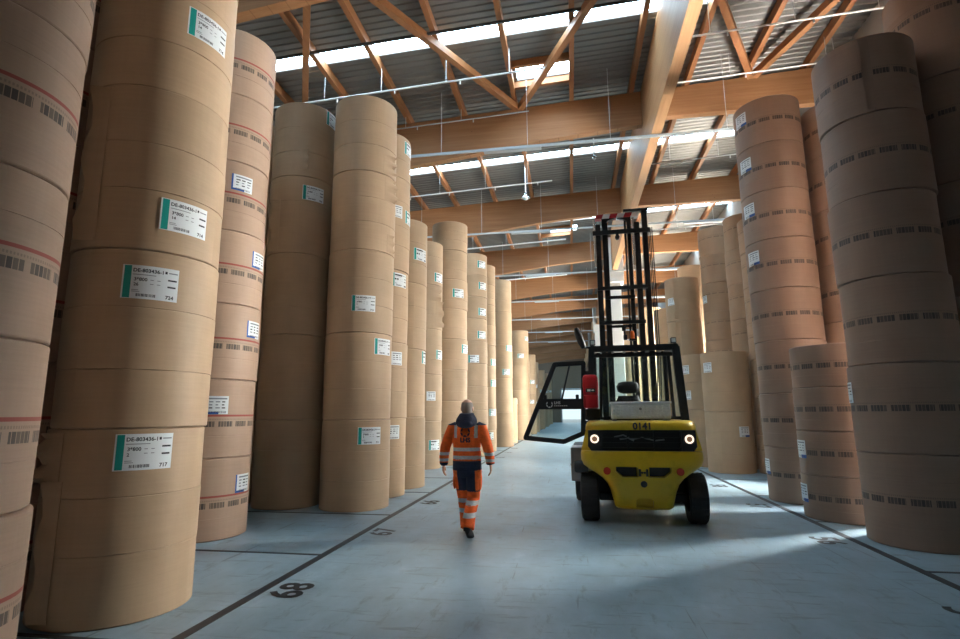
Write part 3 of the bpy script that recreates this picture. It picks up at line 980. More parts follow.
for i, (X, Y, h, n) in enumerate([(4.25, 29.5, 1.4, 5), (4.2, 33.5, 1.5, 4), (4.3, 38.0, 1.5, 4), (4.2, 43.0, 1.4, 5), (4.3, 49.0, 1.5, 4), (4.2, 56.0, 1.5, 4), (4.2, 64.0, 1.6, 4), (4.2, 74.0, 1.7, 4)]):
    stack(X, Y, 'plain', h, n, '%s far stack seen through the mast' % fn[i], [(-140, h * 1.5)], 'paper')

# ------------------------------------------------------------------ forklift
FK = tag(empty('forklift', (1.04, 9.6, 0.0), R(-2.6)), 'yellow and black forklift truck seen from behind, mast raised, cab door open', 'forklift')

def rrect(hw, yr, yf, rc, z, bulge=0.04, n=7):
    pts = [(-hw, yf, z), (hw, yf, z)]
    for k in range(n + 1):
        a = k / n * PI / 2
        pts.append((hw - rc + rc * math.cos(a), yr + rc - rc * math.sin(a), z))
    for k in range(1, 4):
        s = 1 - 2 * k / 4
        pts.append(((hw - rc) * s, yr - bulge * (1 - s * s), z))
    for k in range(n + 1):
        a = PI / 2 + k / n * PI / 2
        pts.append((-hw + rc + rc * math.cos(a), yr + rc - rc * math.sin(a), z))
    return pts

def evaluated_copy(o, name):
    dg = bpy.context.evaluated_depsgraph_get()
    dg.update()
    me = bpy.data.meshes.new_from_object(o.evaluated_get(dg))
    me.name = name
    return me

def drop(o):
    me = o.data
    bpy.data.objects.remove(o)
    bpy.data.meshes.remove(me)

bm = BM()
lv = [(0.23, .38, -1.16, .12), (0.26, .41, -1.21, .13), (0.36, .43, -1.25, .14), (0.48, .46, -1.27, .15), (0.58, .50, -1.285, .16), (0.66, .57, -1.29, .18), (0.73, .67, -1.295, .22), (0.79, .78, -1.30, .28), (0.84, .85, -1.30, .32), (0.92, .88, -1.30, .33), (1.02, .88, -1.29, .33), (1.05, .86, -1.27, .32)]
loft(bm, [rrect(hw, yr, -0.35, rc, z) for z, hw, yr, rc in lv])
cw = obj('counterweight', bm, M['yellow'])
bm = BM()
for s in (-1, 1):
    prism(bm, [(s * .075, .835), (s * .385, .835), (s * .385, .765), (s * .29, .69), (s * .075, .69)], -1.6, -1.22)
ct = obj('cutter', bm, M['black'])
bm = BM()
prism(bm, [(-.12, .27), (.12, .27), (.12, .36), (.09, .40), (-.09, .40), (-.12, .36)], -1.6, -1.19)
ct2 = obj('cutter', bm, M['black'])
for c in (ct, ct2):
    md = cw.modifiers.new('cut', 'BOOLEAN')
    md.object = c
    md.operation = 'DIFFERENCE'
    md.solver = 'EXACT'
me = evaluated_copy(cw, 'counterweight')
drop(cw); drop(ct); drop(ct2)
cw = bpy.data.objects.new('counterweight', me)
COL.objects.link(cw)
cw.parent = FK
for p in me.polygons:
    p.use_smooth = True
me.set_sharp_from_angle(angle=R(35))
def fpart(name, bm, mat, parent=None, smooth=False, label=None):
    o = obj(name, bm, mat, parent or FK, smooth=smooth)
    if label:
        o['label'] = label
    return o
for s in (-1, 1):
    bm = BM()
    prism(bm, [(s * .09, .825), (s * .375, .825), (s * .375, .77), (s * .285, .70), (s * .09, .70)], -1.235, -1.222)
    fpart('vent_mesh', bm, M['blacktrim'], cw)
    bm = BM(); lathe(bm, [(0.001, -1.345), (.048, -1.345), (.052, -1.335), (.052, -1.28), (.001, -1.28)], 'y', (s * .505, 0, .775), 20)
    fpart('rear_reflector', bm, M['reflector'], cw, True, 'round red reflector')
bm = BM()
for s in (-1, 1):
    box(bm, s * .05 - .016, s * .05 + .016, -1.352, -1.335, .71, .81)
    box(bm, s * .018 - .01, s * .018 + .01, -1.352, -1.335, .745, .775)
box(bm, -.05, .05, -1.350, -1.335, .752, .768)
fpart('maker_emblem', bm, M['black'], cw)
bm = BM(); lathe(bm, [(.001, -1.33), (.03, -1.33), (.045, -1.335), (.05, -1.30), (.001, -1.30)], 'y', (0, 0, .60), 16); fpart('tow_pin', bm, M['black'], cw, True)

# bonnet, grille and lights
bm = BM()
loft(bm, [rrect(.80, -1.275, -0.35, .26, 1.355, .03), rrect(.795, -1.285, -0.35, .26, 1.40, .03), rrect(.775, -1.265, -0.35, .25, 1.455, .03), rrect(.74, -1.22, -0.35, .24, 1.485, .03)])
hood = fpart('bonnet', bm, M['yellow'], smooth=True)
bm = BM()
add_text(bm, '0141', 0.135, lambda a, b: (.02 + a, -1.326 + 0.30 * max(0, b - 0.035), 1.366 + b), 0.005, 'CENTER')
fpart('fleet_number', bm, M['ink'], hood)
bm = BM(); box(bm, -.70, .70, -1.16, -0.4, 1.04, 1.36)
gr = fpart('radiator_grille', bm, M['blacktrim'])
bm = BM()
for z in (1.09, 1.165, 1.24, 1.315):
    box(bm, -.56, .56, -1.20, -1.165, z - .008, z + .008)
for x in (-.56, -.19, .19, .56):
    box(bm, x - .012, x + .012, -1.20, -1.165, 1.06, 1.35)
fpart('grille_slats', bm, M['black'], gr)
bm = BM()
tube(bm, [(-.38, -1.175, 1.25), (-.25, -1.19, 1.28), (-.12, -1.18, 1.22), (.02, -1.19, 1.245), (.2, -1.18, 1.20), (.33, -1.175, 1.215)], .012, 6)
tube(bm, [(-.3, -1.175, 1.22), (-.18, -1.19, 1.24), (-.1, -1.175, 1.2)], .016, 6)
fpart('hose', bm, M['greymetal'], gr)
for s in (-1, 1):
    bm = BM()
    hexa(bm, [(s * .70, -1.14, 1.05), (s * .87, -1.02, 1.05), (s * .87, -.40, 1.05), (s * .70, -.40, 1.05), (s * .70, -1.14, 1.356), (s * .79, -1.06, 1.356), (s * .79, -.40, 1.356), (s * .70, -.40, 1.356)])
    fpart('body_shoulder', bm, M['yellow'])
    bm = BM()
    prism(bm, [(s * .56, 1.055), (s * .72, 1.055), (s * .765, 1.12), (s * .755, 1.35), (s * .56, 1.35)], -1.245, -1.12)
    hs_ = fpart('light_housing', bm, M['blacktrim'])
    bm = BM()
    lathe(bm, [(.040, -1.262), (.060, -1.262), (.062, -1.245), (.040, -1.245)], 'y', (s * .665, 0, 1.225), 24, cap=False)
    fpart('tail_light', bm, M['lamp_on'], hs_, True, 'lit ring of the round rear light')
    bm = BM(); lathe(bm, [(.001, -1.258), (.040, -1.255), (.040, -1.245), (.001, -1.245)], 'y', (s * .665, 0, 1.225), 20)
    fpart('light_lens', bm, M['lamp_lens'], hs_, True)

# wheels
def wheel(name, x, y, r, w, out):
    bm = BM()
    pr = [(r * .55, -w / 2 + .02), (r * .8, -w / 2), (r * .94, -w / 2 + .008), (r, -w / 2 + .045), (r, w / 2 - .045), (r * .94, w / 2 - .008), (r * .8, w / 2), (r * .55, w / 2 - .02)]
    lathe(bm, pr, 'x', (0, 0, 0), 40, cap=False)
    # tread lugs
    for k in range(20):
        a = 2 * PI * k / 20
        for s in (-1, 1):
            c, sn = math.cos(a + s * .06), math.sin(a + s * .06)
            t = Vector((0, -sn, c)); nrm = Vector((0, c, sn))
            p = nrm * (r - .004)
            q = [p - t * .026 + Vector((s * .02, 0, 0)), p + t * .026 + Vector((s * .02, 0, 0)), p + t * .026 + Vector((s * (w / 2 - .03), 0, 0)), p - t * .026 + Vector((s * (w / 2 - .03), 0, 0))]
            hexa(bm, [v - nrm * .01 for v in q] + [v + nrm * .008 for v in q])
    o = fpart(name, bm, M['rubber'], smooth=True)
    o.location = (x, y, r + .004)
    bm = BM(); lathe(bm, [(.001, -w * .3), (r * .2, -w * .32), (r * .25, -w * .22), (r * .54, -w * .25), (r * .56, w * .25), (r * .25, w * .22), (r * .2, w * .32), (.001, w * .3)], 'x', (0, 0, 0), 24)
    fpart('wheel_rim', bm, M['yellow'], o, True, 'yellow wheel rim')
for s in (-1, 1):
    wheel('rear_wheel', s * .765, -.82, .355, .27, s)
    wheel('front_wheel', s * (.885 if s < 0 else .79), 1.05, .43, .34, s)
bm = BM(); box(bm, -.63, .63, -.90, -.74, .30, .42, 0, .02); fpart('steer_axle', bm, M['black'])

# chassis and sides
bm = BM(); box(bm, -.68, .68, -.36, 1.12, .24, 1.02, 0, .02); fpart('chassis', bm, M['black'])
for s in (-1, 1):
    bm = BM()
    prism(bm, [(1.52, .80), (1.50, .92), (1.36, 1.0), (.70, 1.0), (.56, .9), (.50, .62), (.46, .62), (.52, .96), (.68, 1.045), (1.38, 1.045), (1.55, .95), (1.56, .80)], s * .68, s * (1.06 if s < 0 else .95), 'yz')
    fpart('mudguard', bm, M['black'])
    bm = BM(); box(bm, min(s * .69, s * (1.07 if s < 0 else .84)), max(s * .69, s * (1.07 if s < 0 else .84)), -.30, .42, .50, 1.045, 0, .02)
    st = fpart('side_tank', bm, M['greymetal'], label='grey tank and step at the side')
    if s < 0:
        bm = BM(); box(bm, -1.08, -1.05, -.2, .3, .74, .77)
        fpart('step_tread', bm, M['black'], st)
bm = BM(); lathe(bm, [(.001, -.99), (.075, -.985), (.09, -.96), (.09, -.78), (.001, -.78)], 'x', (0, -.95, .80), 20); fpart('air_intake', bm, M['black'], smooth=True)

# cab
def post(name, a, b, w, d, parent=None, mat='black'):
    bm = BM(); beam_between(bm, a, b, w, d, up=(0, 1, 0.01), bev=.012)
    return fpart(name, bm, M[mat], parent)
post('cab_pillar', (-.74, -.38, 1.02), (-.665, -.52, 2.66), .09, .12)
post('cab_pillar', (.78, -.38, 1.02), (.655, -.52, 2.66), .12, .13)
post('cab_pillar', (-.66, 1.02, 1.0), (-.62, .62, 2.66), .07, .09)
post('cab_pillar', (.66, 1.02, 1.0), (.62, .62, 2.66), .07, .09)
bm = BM()
beam_between(bm, (-.70, -.53, 2.64), (.70, -.53, 2.64), .09, .10, bev=.015)
beam_between(bm, (-.66, .66, 2.66), (.66, .66, 2.66), .08, .08, bev=.015)
for s in (-1, 1):
    beam_between(bm, (s * .66, -.53, 2.66), (s * .64, .66, 2.66), .08, .08, bev=.01)
for k in range(6):
    x = -.5 + k * .2
    beam_between(bm, (x, -.5, 2.67), (x, .64, 2.67), .025, .06)
fpart('overhead_guard', bm, M['black'])
bm = BM(); beam_between(bm, (-.69, -.50, 2.53), (.69, -.50, 2.53), .06, .06, bev=.01); fpart('guard_crossbar', bm, M['black'])
bm = BM(); hexa(bm, [(-.69, -.42, 1.50), (.70, -.42, 1.50), (.70, -.41, 1.50), (-.69, -.41, 1.50), (-.64, -.50, 2.50), (.63, -.50, 2.50), (.63, -.49, 2.50), (-.64, -.49, 2.50)])
fpart('rear_window', bm, M['glass'])
bm = BM()
for a, b in (((-.69, -.43, 1.52), (.70, -.43, 1.52)), ((-.55, -.45, 1.52), (-.52, -.505, 2.5)), ((.58, -.45, 1.52), (.54, -.505, 2.5))):
    beam_between(bm, a, b, .05, .05, up=(0, 1, .01))
fpart('window_frame', bm, M['black'])
bm = BM(); hexa(bm, [(-.62, 1.00, 1.2), (.62, 1.00, 1.2), (.62, 1.01, 1.2), (-.62, 1.01, 1.2), (-.60, .64, 2.6), (.60, .64, 2.6), (.60, .65, 2.6), (-.60, .65, 2.6)])
fpart('windscreen', bm, M['glass'])
bm = BM(); box(bm, -.55, .55, .62, .95, 1.0, 1.42, 0, .03); fpart('dashboard', bm, M['blacktrim'])
bm = BM(); hexa(bm, [(-.62, -.36, 1.02), (.62, -.36, 1.02), (.62, .62, 1.02), (-.62, .62, 1.02), (-.62, -.36, 1.08), (.62, -.36, 1.08), (.62, .62, 1.08), (-.62, .62, 1.08)]); fpart('cab_floor', bm, M['blacktrim'])
# seat
bm = BM()
box(bm, -.33, .15, -.05, .42, 1.09, 1.34, 0, .06)
seat = fpart('driver_seat', bm, M['blacktrim'], smooth=True)
bm = BM(); loft(bm, [[(-.09 + w * cx, yy + d * cy, z) for cx, cy in [(math.cos(2 * PI * k / 16), math.sin(2 * PI * k / 16)) for k in range(16)]] for z, w, d, yy in ((1.34, .22, .07, -.05), (1.5, .235, .08, -.08), (1.75, .22, .07, -.12), (1.88, .16, .06, -.14))]); fpart('backrest', bm, M['blacktrim'], seat, True)
bm = BM(); loft(bm, [[(-.09 + w * cx, -.15 + d * cy, z) for cx, cy in [(math.cos(2 * PI * k / 16), math.sin(2 * PI * k / 16)) for k in range(16)]] for z, w, d in ((1.92, .10, .04), (1.95, .17, .055), (2.04, .19, .06), (2.10, .15, .05), (2.12, .08, .03))]); fpart('headrest', bm, M['blacktrim'], seat, True)
for s in (-1, 1):
    bm = BM(); tube(bm, [(-.09 + s * .06, -.14, 1.86), (-.09 + s * .06, -.15, 1.96)], .01, 6); fpart('headrest_rod', bm, M['greymetal'], seat)
bm = BM()
tr = []
for k in range(25):
    a = 2 * PI * k / 24
    tr.append((-.09 + .17 * math.cos(a), .50 + .12 * math.sin(a), 1.60 + .11 * math.sin(a)))
tube(bm, tr, .014, 8, cap=False); tube(bm, [(-.09, .5, 1.60), (-.09, .68, 1.36)], .022, 8); tube(bm, [(-.25, .5, 1.60), (.07, .5, 1.60)], .012, 6)
fpart('steering_wheel', bm, M['blacktrim'], smooth=True)
# opened door
DY = -.52
D = [(-1.275, 2.40), (-.80, 2.415), (-.845, 1.28), (-1.16, 1.145), (-1.785, 1.205)]
dr = FK
bm = BM()
for i in range(5):
    a, b = D[i], D[(i + 1) % 5]
    beam_between(bm, (a[0], DY, a[1]), (b[0], DY, b[1]), .075, .06, up=(0, 1, 0))
for a in D:
    lathe(bm, [(.001, DY - .0375), (.034, DY - .0375), (.034, DY + .0375), (.001, DY + .0375)], 'y', (a[0], 0, a[1]), 12)
door = fpart('cab_door', bm, M['black'])
bm = BM(); prism(bm, [(-1.565, 1.665), (-.84, 1.665), (-.825, 1.835), (-1.49, 1.835)], DY - .03, DY + .03); fpart('door_rail', bm, M['black'], door)
bm = BM(); beam_between(bm, (-1.03, DY, 2.38), (-1.17, DY, 1.83), .028, .03, up=(0, 1, 0)); fpart('door_mullion', bm, M['black'], door)
bm = BM(); prism(bm, [(-1.275, 2.38), (-.82, 2.395), (-.83, 1.83), (-1.51, 1.83)], DY - .004, DY + .004); fpart('upper_pane', bm, M['glass'], door)
bm = BM(); prism(bm, [(-1.58, 1.67), (-.845, 1.67), (-.855, 1.29), (-1.16, 1.16), (-1.76, 1.22)], DY - .004, DY + .004); fpart('lower_pane', bm, M['glass'], door)
bm = BM()
for x in (-1.44, -.92):
    box(bm, x - .025, x + .025, DY - .05, DY + .05, 1.83, 1.90, 0, .008)
fpart('window_catch', bm, M['blacktrim'], door)
bm = BM()
for z in (1.45, 2.25):
    box(bm, -.83, -.66, DY - .03, DY + .03, z - .03, z + .03)
fpart('door_hinge', bm, M['black'], door)
def ring_emblem(bm, fn, r, mi=0):
    """open ring of swelling petals with a gap at the top"""
    for k in range(5):
        a0 = R(128 + k * 57)
        seg = 6
        for i in range(seg):
            p = [a0 + R(50) * i / seg, a0 + R(50) * (i + 1) / seg]
            w = [.16 + .22 * math.sin(PI * (i / seg)), .16 + .22 * math.sin(PI * ((i + 1) / seg))]
            q = [(r * math.cos(p[0]), r * math.sin(p[0])), (r * math.cos(p[1]), r * math.sin(p[1])),
                 (r * (1 - w[1]) * math.cos(p[1]), r * (1 - w[1]) * math.sin(p[1])), (r * (1 - w[0]) * math.cos(p[0]), r * (1 - w[0]) * math.sin(p[0]))]
            bm.faces.new([bm.verts.new(fn(*c)) for c in q]).material_index = mi
bm = BM()
ring_emblem(bm, lambda a, b: (-1.375 + a, DY - .0325, 1.745 + b), .055)
add_text(bm, 'LHS', .062, lambda a, b: (-1.30 + a, DY - .0325, 1.750 + b), .002)
for k in range(7):
    box(bm, -1.30 + k * .032, -1.278 + k * .032, DY - .033, DY - .031, 1.715, 1.728)
fpart('door_logo', bm, M['white_paint'], door, label='white ring logo and letters LHS on the door rail')

# extinguisher case, toolbox, lamps, mirror
bm = BM()
loft(bm, [rrect(w, yr, -.60, .05, z, .01) for z, w, yr in ((1.675, .10, -.80), (1.69, .115, -.83), (1.87, .118, -.835), (1.885, .110, -.825), (1.90, .118, -.835), (2.0, .118, -.835), (2.01, .122, -.84), (2.15, .120, -.835), (2.19, .105, -.82), (2.205, .08, -.80))])
ec = fpart('extinguisher_case', bm, M['redplastic'], smooth=True, label='red plastic fire extinguisher case')
ec.location = (-.70, 0, 0)
bm = BM(); box(bm, -.075, .075, -.862, -.842, 1.925, 1.985, 0, .006); fpart('case_latch', bm, M['black'], ec)
bm = BM(); box(bm, -.05, .0, -.867, -.860, 1.94, 1.97); box(bm, .015, .055, -.867, -.860, 1.945, 1.965); fpart('latch_sticker', bm, M['white_paint'], ec)
bm = BM(); box(bm, -.80, -.60, -.60, -.54, 1.72, 2.12); fpart('case_bracket', bm, M['black'])
bm = BM(); box(bm, -.80, -.56, -.62, -.40, 1.49, 1.67, 0, .02); fpart('case_support', bm, M['black'])
TB0, TB1, TZ0, TZ1 = -.40, .45, 1.515, 1.735
bm = BM(); box(bm, TB0, TB1, -1.12, -.72, TZ0, TZ1, 0, .008)
# diamond plate: rows of small raised pyramids on the face
nx, nz = 15, 4
for i in range(nx):
    for j in range(nz):
        x0 = TB0 + .015 + (TB1 - TB0 - .03) * i / nx; x1 = TB0 + .015 + (TB1 - TB0 - .03) * (i + 1) / nx
        z0 = TZ0 + .012 + (TZ1 - TZ0 - .024) * j / nz; z1 = TZ0 + .012 + (TZ1 - TZ0 - .024) * (j + 1) / nz
        cx, cz = (x0 + x1) / 2, (z0 + z1) / 2
        c = [bm.verts.new(p) for p in ((x0, -1.122, z0), (x1, -1.122, z0), (x1, -1.122, z1), (x0, -1.122, z1))]
        t = bm.verts.new((cx, -1.140, cz))
        for k in range(4):
            bm.faces.new((c[k], c[(k + 1) % 4], t))
tb = fpart('toolbox', bm, M['chequer'], label='silver chequer plate toolbox bolted on the bonnet')
bm = BM(); box(bm, TB0 - .015, TB1 + .015, -1.145, -.70, TZ1 + .002, TZ1 + .032, 0, .008); fpart('toolbox_lid', bm, M['chequer'], tb)
bm = BM(); lathe(bm, [(.001, -1.152), (.018, -1.15), (.02, -1.14), (.001, -1.13)], 'y', (.02, 0, 1.66), 14); fpart('toolbox_lock', bm, M['greymetal'], tb)
for x in (-.36, .40):
    bm = BM(); box(bm, x - .03, x + .03, -1.12, -.74, 1.47, 1.514); fpart('toolbox_foot', bm, M['greymetal'], tb)
for x in (-.64, .62):
    bm = BM(); box(bm, x - .045, x + .045, -.64, -.58, 2.69, 2.78, 0, .012); wl = fpart('work_lamp', bm, M['blacktrim'])
    bm = BM(); box(bm, x - .03, x + .03, -.648, -.638, 2.705, 2.765); fpart('work_lamp_lens', bm, M['worklens'], wl)
bm = BM(); tube(bm, [(-.78, -.56, 2.66), (-.82, -.56, 2.76), (-.875, -.56, 2.92), (-.90, -.56, 3.0)], [.04, .06, .06, .03], 12); fpart('wing_mirror', bm, M['blacktrim'], smooth=True)
bm = BM(); tube(bm, [(-.66, -.54, 2.66), (-.80, -.56, 2.68)], .022, 8); fpart('mirror_arm', bm, M['black'])

# mast
def rail(name, x0, x1, y0, y1, z0, z1):
    bm = BM(); box(bm, x0, x1, y0, y1, z0, z1, 0, .006); return fpart(name, bm, M['black'])
rail('mast_rail', -.500, -.395, 1.30, 1.46, .18, 5.42)
rail('mast_rail', .270, .375, 1.30, 1.46, .18, 5.42)
rail('inner_mast_rail', -.360, -.285, 1.36, 1.50, .20, 5.55)
rail('inner_mast_rail', .135, .215, 1.36, 1.50, .20, 5.55)
rail('side_mast_rail', .440, .545, 1.42, 1.56, .18, 5.69)
for z, x0, x1, h, y in ((5.22, -.555, .57, .085, 1.27), (4.06, -.50, .47, .07, 1.28), (3.88, -.36, .22, .06, 1.34), (3.36, -.50, .40, .07, 1.28), (3.30, -.3, .15, .05, 1.42), (1.2, -.5, .4, .10, 1.28), (0.35, -.5, .4, .12, 1.28)):
    bm = BM(); box(bm, x0, x1, y - .03, y + .03, z - h / 2, z + h / 2, 0, .006); fpart('mast_crossbar', bm, M['black'])
bm = BM(); box(bm, .08, .57, 1.40, 1.58, 5.69, 5.74, 0, .006); fpart('mast_cap', bm, M['black'])
bm = BM()
n = 12
for k in range(n):
    xa, xb = -.50 + .86 * k / n, -.50 + .86 * (k + 1) / n
    sk = .035
    hexa(bm, [(xa, 1.33, 5.55), (xb, 1.33, 5.55), (xb, 1.50, 5.55), (xa, 1.50, 5.55), (xa + sk, 1.33, 5.635), (xb + sk, 1.33, 5.635), (xb + sk, 1.50, 5.635), (xa + sk, 1.50, 5.635)], 0 if (k // 2) % 2 == 0 else 1)
fpart('hazard_plate', bm, [M['redwhite_red'], M['redwhite_white']], label='red and white striped plate on the mast top')
for x in (-.43, .33):
    bm = BM(); tube(bm, [(x, 1.50, .3), (x, 1.50, 2.9)], .045, 14); lc = fpart('lift_cylinder', bm, M['black'], smooth=True)
    bm = BM(); tube(bm, [(x - .085, 1.28, 4.5), (x - .085, 1.28, 5.5)], .028, 12); fpart('lift_rod', bm, M['steel'], smooth=True)
for x in (.60, .635, .57):
    bm = BM(); tube(bm, [(x, 1.5, 5.35), (x + .005, 1.5, 4.2), (x + .01, 1.5, 2.6), (x - .05, 1.4, 1.2)], .011, 6); fpart('mast_hose', bm, M['rubber'])
for x in (-.27, .10):
    bm = BM(); box(bm, x - .02, x + .02, 1.40, 1.42, 1.0, 5.5); fpart('lift_chain', bm, M['black'])
bm = BM()
for s in (-1, 1):
    prism(bm, [(-.075 + s * .29, 5.55), (-.075 + s * .29, 5.36), (-.075 + s * .25, 5.43), (-.075 + s * .15, 5.51), (-.075 + s * .02, 5.55)], 1.36, 1.44)
fpart('mast_gusset', bm, M['black'])
bm = BM(); lathe(bm, [(.001, 1.22), (.045, 1.22), (.045, 1.30), (.001, 1.30)], 'y', (-.07, 0, 5.10), 14); box(bm, -.10, -.04, 1.24, 1.30, 5.12, 5.20); fpart('mast_pulley', bm, M['black'])
bm = BM(); box(bm, -.05, .02, 1.18, 1.28, 3.0, 3.10, 0, .012); tube(bm, [(-.02, 1.24, 3.10), (-.03, 1.26, 3.22), (.03, 1.27, 3.30)], .02, 8); box(bm, -.07, .0, 1.2, 1.28, 3.18, 3.26, 0, .01); fpart('mast_camera', bm, M['blacktrim'])
bm = BM(); lathe(bm, [(.001, 3.02), (.04, 3.02), (.042, 3.12), (.03, 3.17), (.001, 3.18)], 'z', (.12, 1.22, 0), 16); fpart('beacon', bm, M['orange_lens'], smooth=True)
bm = BM(); box(bm, .06, .18, 1.18, 1.28, 2.98, 3.02); fpart('beacon_bracket', bm, M['black'])
bm = BM(); box(bm, -.55, .55, 1.56, 1.62, .15, .27); box(bm, -.55, .55, 1.56, 1.62, .62, .74); box(bm, -.45, -.37, 1.53, 1.6, .15, .9); box(bm, .32, .40, 1.53, 1.6, .15, .9); fpart('fork_carriage', bm, M['black'])
for x in (-.35, .35):
    bm = BM(); prism(bm, [(1.62, .80), (1.67, .80), (1.68, .10), (2.75, .06), (2.75, .035), (1.62, .035)], x - .07, x + .07, 'yz'); fpart('fork_arm', bm, M['black'])
# ------------------------------------------------------------------ the man
PX = empty('person', (-1.415, 7.40, 0.0))
tag(PX, 'man seen from behind walking away in orange and navy high-visibility workwear', 'person')

def ell(cx, cy, z, rx, ry, n=24, p=2.0, tilt=0.0):
    out = []
    for k in range(n):
        a = 2 * PI * k / n
        c, s = math.cos(a), math.sin(a)
        out.append((cx + rx * math.copysign(abs(c) ** (2 / p), c), cy + ry * math.copysign(abs(s) ** (2 / p), s), z + tilt * ry * s))
    return out

def ellipsoid(bm, c, r, n=16, m=10):
    rings = []
    for j in range(1, m):
        t = -PI / 2 + PI * j / m
        rings.append([(c[0] + r[0] * math.cos(t) * math.cos(2 * PI * k / n), c[1] + r[1] * math.cos(t) * math.sin(2 * PI * k / n), c[2] + r[2] * math.sin(t)) for k in range(n)])
    loft(bm, rings)

def fused(name, bm, mats, voxel, smooth_it, parent, colour=None):
    """one continuous skin over overlapping volumes"""
    o = obj('fuse', bm, mats[0])
    md = o.modifiers.new('r', 'REMESH')
    md.mode = 'VOXEL'
    md.voxel_size = voxel
    md2 = o.modifiers.new('s', 'SMOOTH')
    md2.factor = 0.5
    md2.iterations = smooth_it
    me = evaluated_copy(o, name)
    drop(o)
    me.materials.clear()
    for m in mats:
        me.materials.append(m)
    for p in me.polygons:
        p.use_smooth = True
        p.material_index = colour(p.center) if colour else 0
    q = bpy.data.objects.new(name, me)
    COL.objects.link(q)
    q.parent = parent
    return q

# joints (x to his right, y ahead of him, z up)
LEG = {-1: [(-.095, .0, .90), (-.085, .19, .50), (-.080, .40, .115)], 1: [(.095, .0, .90), (.075, .05, .49), (.035, -.17, .175)]}
ARM = {-1: [(-.180, .0, 1.435), (-.292, -.03, 1.17), (-.335, .05, .925)], 1: [(.180, .0, 1.435), (.288, -.06, 1.18), (.325, -.03, .94)]}
def hand(bm, s, wrist, fwd):
    w = Vector(wrist)
    dn = Vector((s * .05, fwd * .25, -1)).normalized()
    ahead = Vector((0, 1, 0))
    ahead = (ahead - dn * ahead.dot(dn)).normalized()      # thumb side points ahead
    side = dn.cross(ahead).normalized()                     # palm normal
    inward = side if side.x * s < 0 else -side
    rings = []
    for t, a, b in ((-.03, .026, .022), (.0, .027, .020), (.03, .037, .017), (.065, .042, .015), (.085, .040, .013)):
        c = w + dn * t
        rings.append([c + ahead * (a * math.cos(2 * PI * k / 12)) + inward * (b * math.sin(2 * PI * k / 12)) for k in range(12)])
    loft(bm, rings)
    for i, (off, L) in enumerate(((.030, .072), (.010, .080), (-.010, .075), (-.029, .060))):
        a = w + dn * .075 + ahead * off
        b = a + dn * (L * .45) + inward * .008
        c = b + dn * (L * .32) + inward * (L * .22)
        d = c + dn * (L * .16) + inward * (L * .22)
        tube(bm, [a, b, c, d], [.0095, .009, .0082, .0062], 8)
    a = w + dn * .018 + ahead * .026
    tube(bm, [a, a + ahead * .022 + dn * .028 + inward * .008, a + ahead * .028 + dn * .056 + inward * .016, a + ahead * .026 + dn * .074 + inward * .020], [.013, .0115, .010, .007], 8)

bm = BM()
HC = (0.0, .02, 1.685)
# skull, jaw, neck
loft(bm, [ell(0, .035, 1.565, .045, .050), ell(0, .040, 1.585, .056, .066), ell(0, .030, 1.62, .066, .086), ell(0, .020, 1.66, .074, .098), ell(0, .014, 1.70, .078, .102), ell(0, .012, 1.735, .075, .098), ell(0, .010, 1.765, .062, .082), ell(0, .010, 1.788, .040, .055), ell(0, .010, 1.798, .016, .022)])
loft(bm, [ell(0, -.01, 1.44, .075, .065), ell(0, .0, 1.50, .060, .060), ell(0, .01, 1.56, .056, .060), ell(0, .015, 1.64, .055, .06)])
for s in (-1, 1):
    ellipsoid(bm, (s * .080, .012, 1.672), (.012, .022, .034))
    ellipsoid(bm, (s * .030, .112, 1.635), (.022, .015, .016))      # cheeks
    ellipsoid(bm, (s * .030, .113, 1.702), (.024, .012, .008))      # brows
loft(bm, [ell(0, .118, 1.640, .017, .016), ell(0, .128, 1.650, .014, .018), ell(0, .118, 1.680, .010, .012), ell(0, .108, 1.705, .008, .010)])
ellipsoid(bm, (0, .112, 1.612), (.024, .010, .006)); ellipsoid(bm, (0, .111, 1.600), (.020, .010, .007))
ellipsoid(bm, (0, .092, 1.578), (.022, .016, .013))
# trunk, arms, legs under the clothes
loft(bm, [ell(0, 0, .84, .15, .10), ell(0, 0, .95, .15, .10), ell(0, -.005, 1.10, .14, .095), ell(0, 0, 1.30, .165, .105), ell(0, 0, 1.42, .17, .095), ell(0, 0, 1.475, .11, .07)])
for s in (-1, 1):
    tube(bm, ARM[s], [.055, .042, .028], 12)
    L = LEG[s]
    tube(bm, [L[0], ((L[0][0] + L[1][0]) / 2, (L[0][1] + L[1][1]) / 2, (L[0][2] + L[1][2]) / 2), L[1], ((L[1][0] + L[2][0]) / 2, (L[1][1] + L[2][1]) / 2 - .012, (L[1][2] + L[2][2]) / 2 + .06), L[2]], [.085, .075, .055, .055, .036], 12)
    hand(bm, s, ARM[s][2], .2 if s < 0 else 0.0)
    a = L[2]
    tube(bm, [(a[0], a[1] - .02, a[2] - .05), (a[0] + s * .01, a[1] + .09, .05)], [.033, .03], 10)
body = fused('body', bm, [M['skin']], .0055, 3, PX)
for s in (-1, 1):
    bm = BM(); ellipsoid(bm, (s * .031, .107, 1.685), (.013, .010, .008), 12, 8); obj('eye', bm, M['eye'], PX, smooth=True)
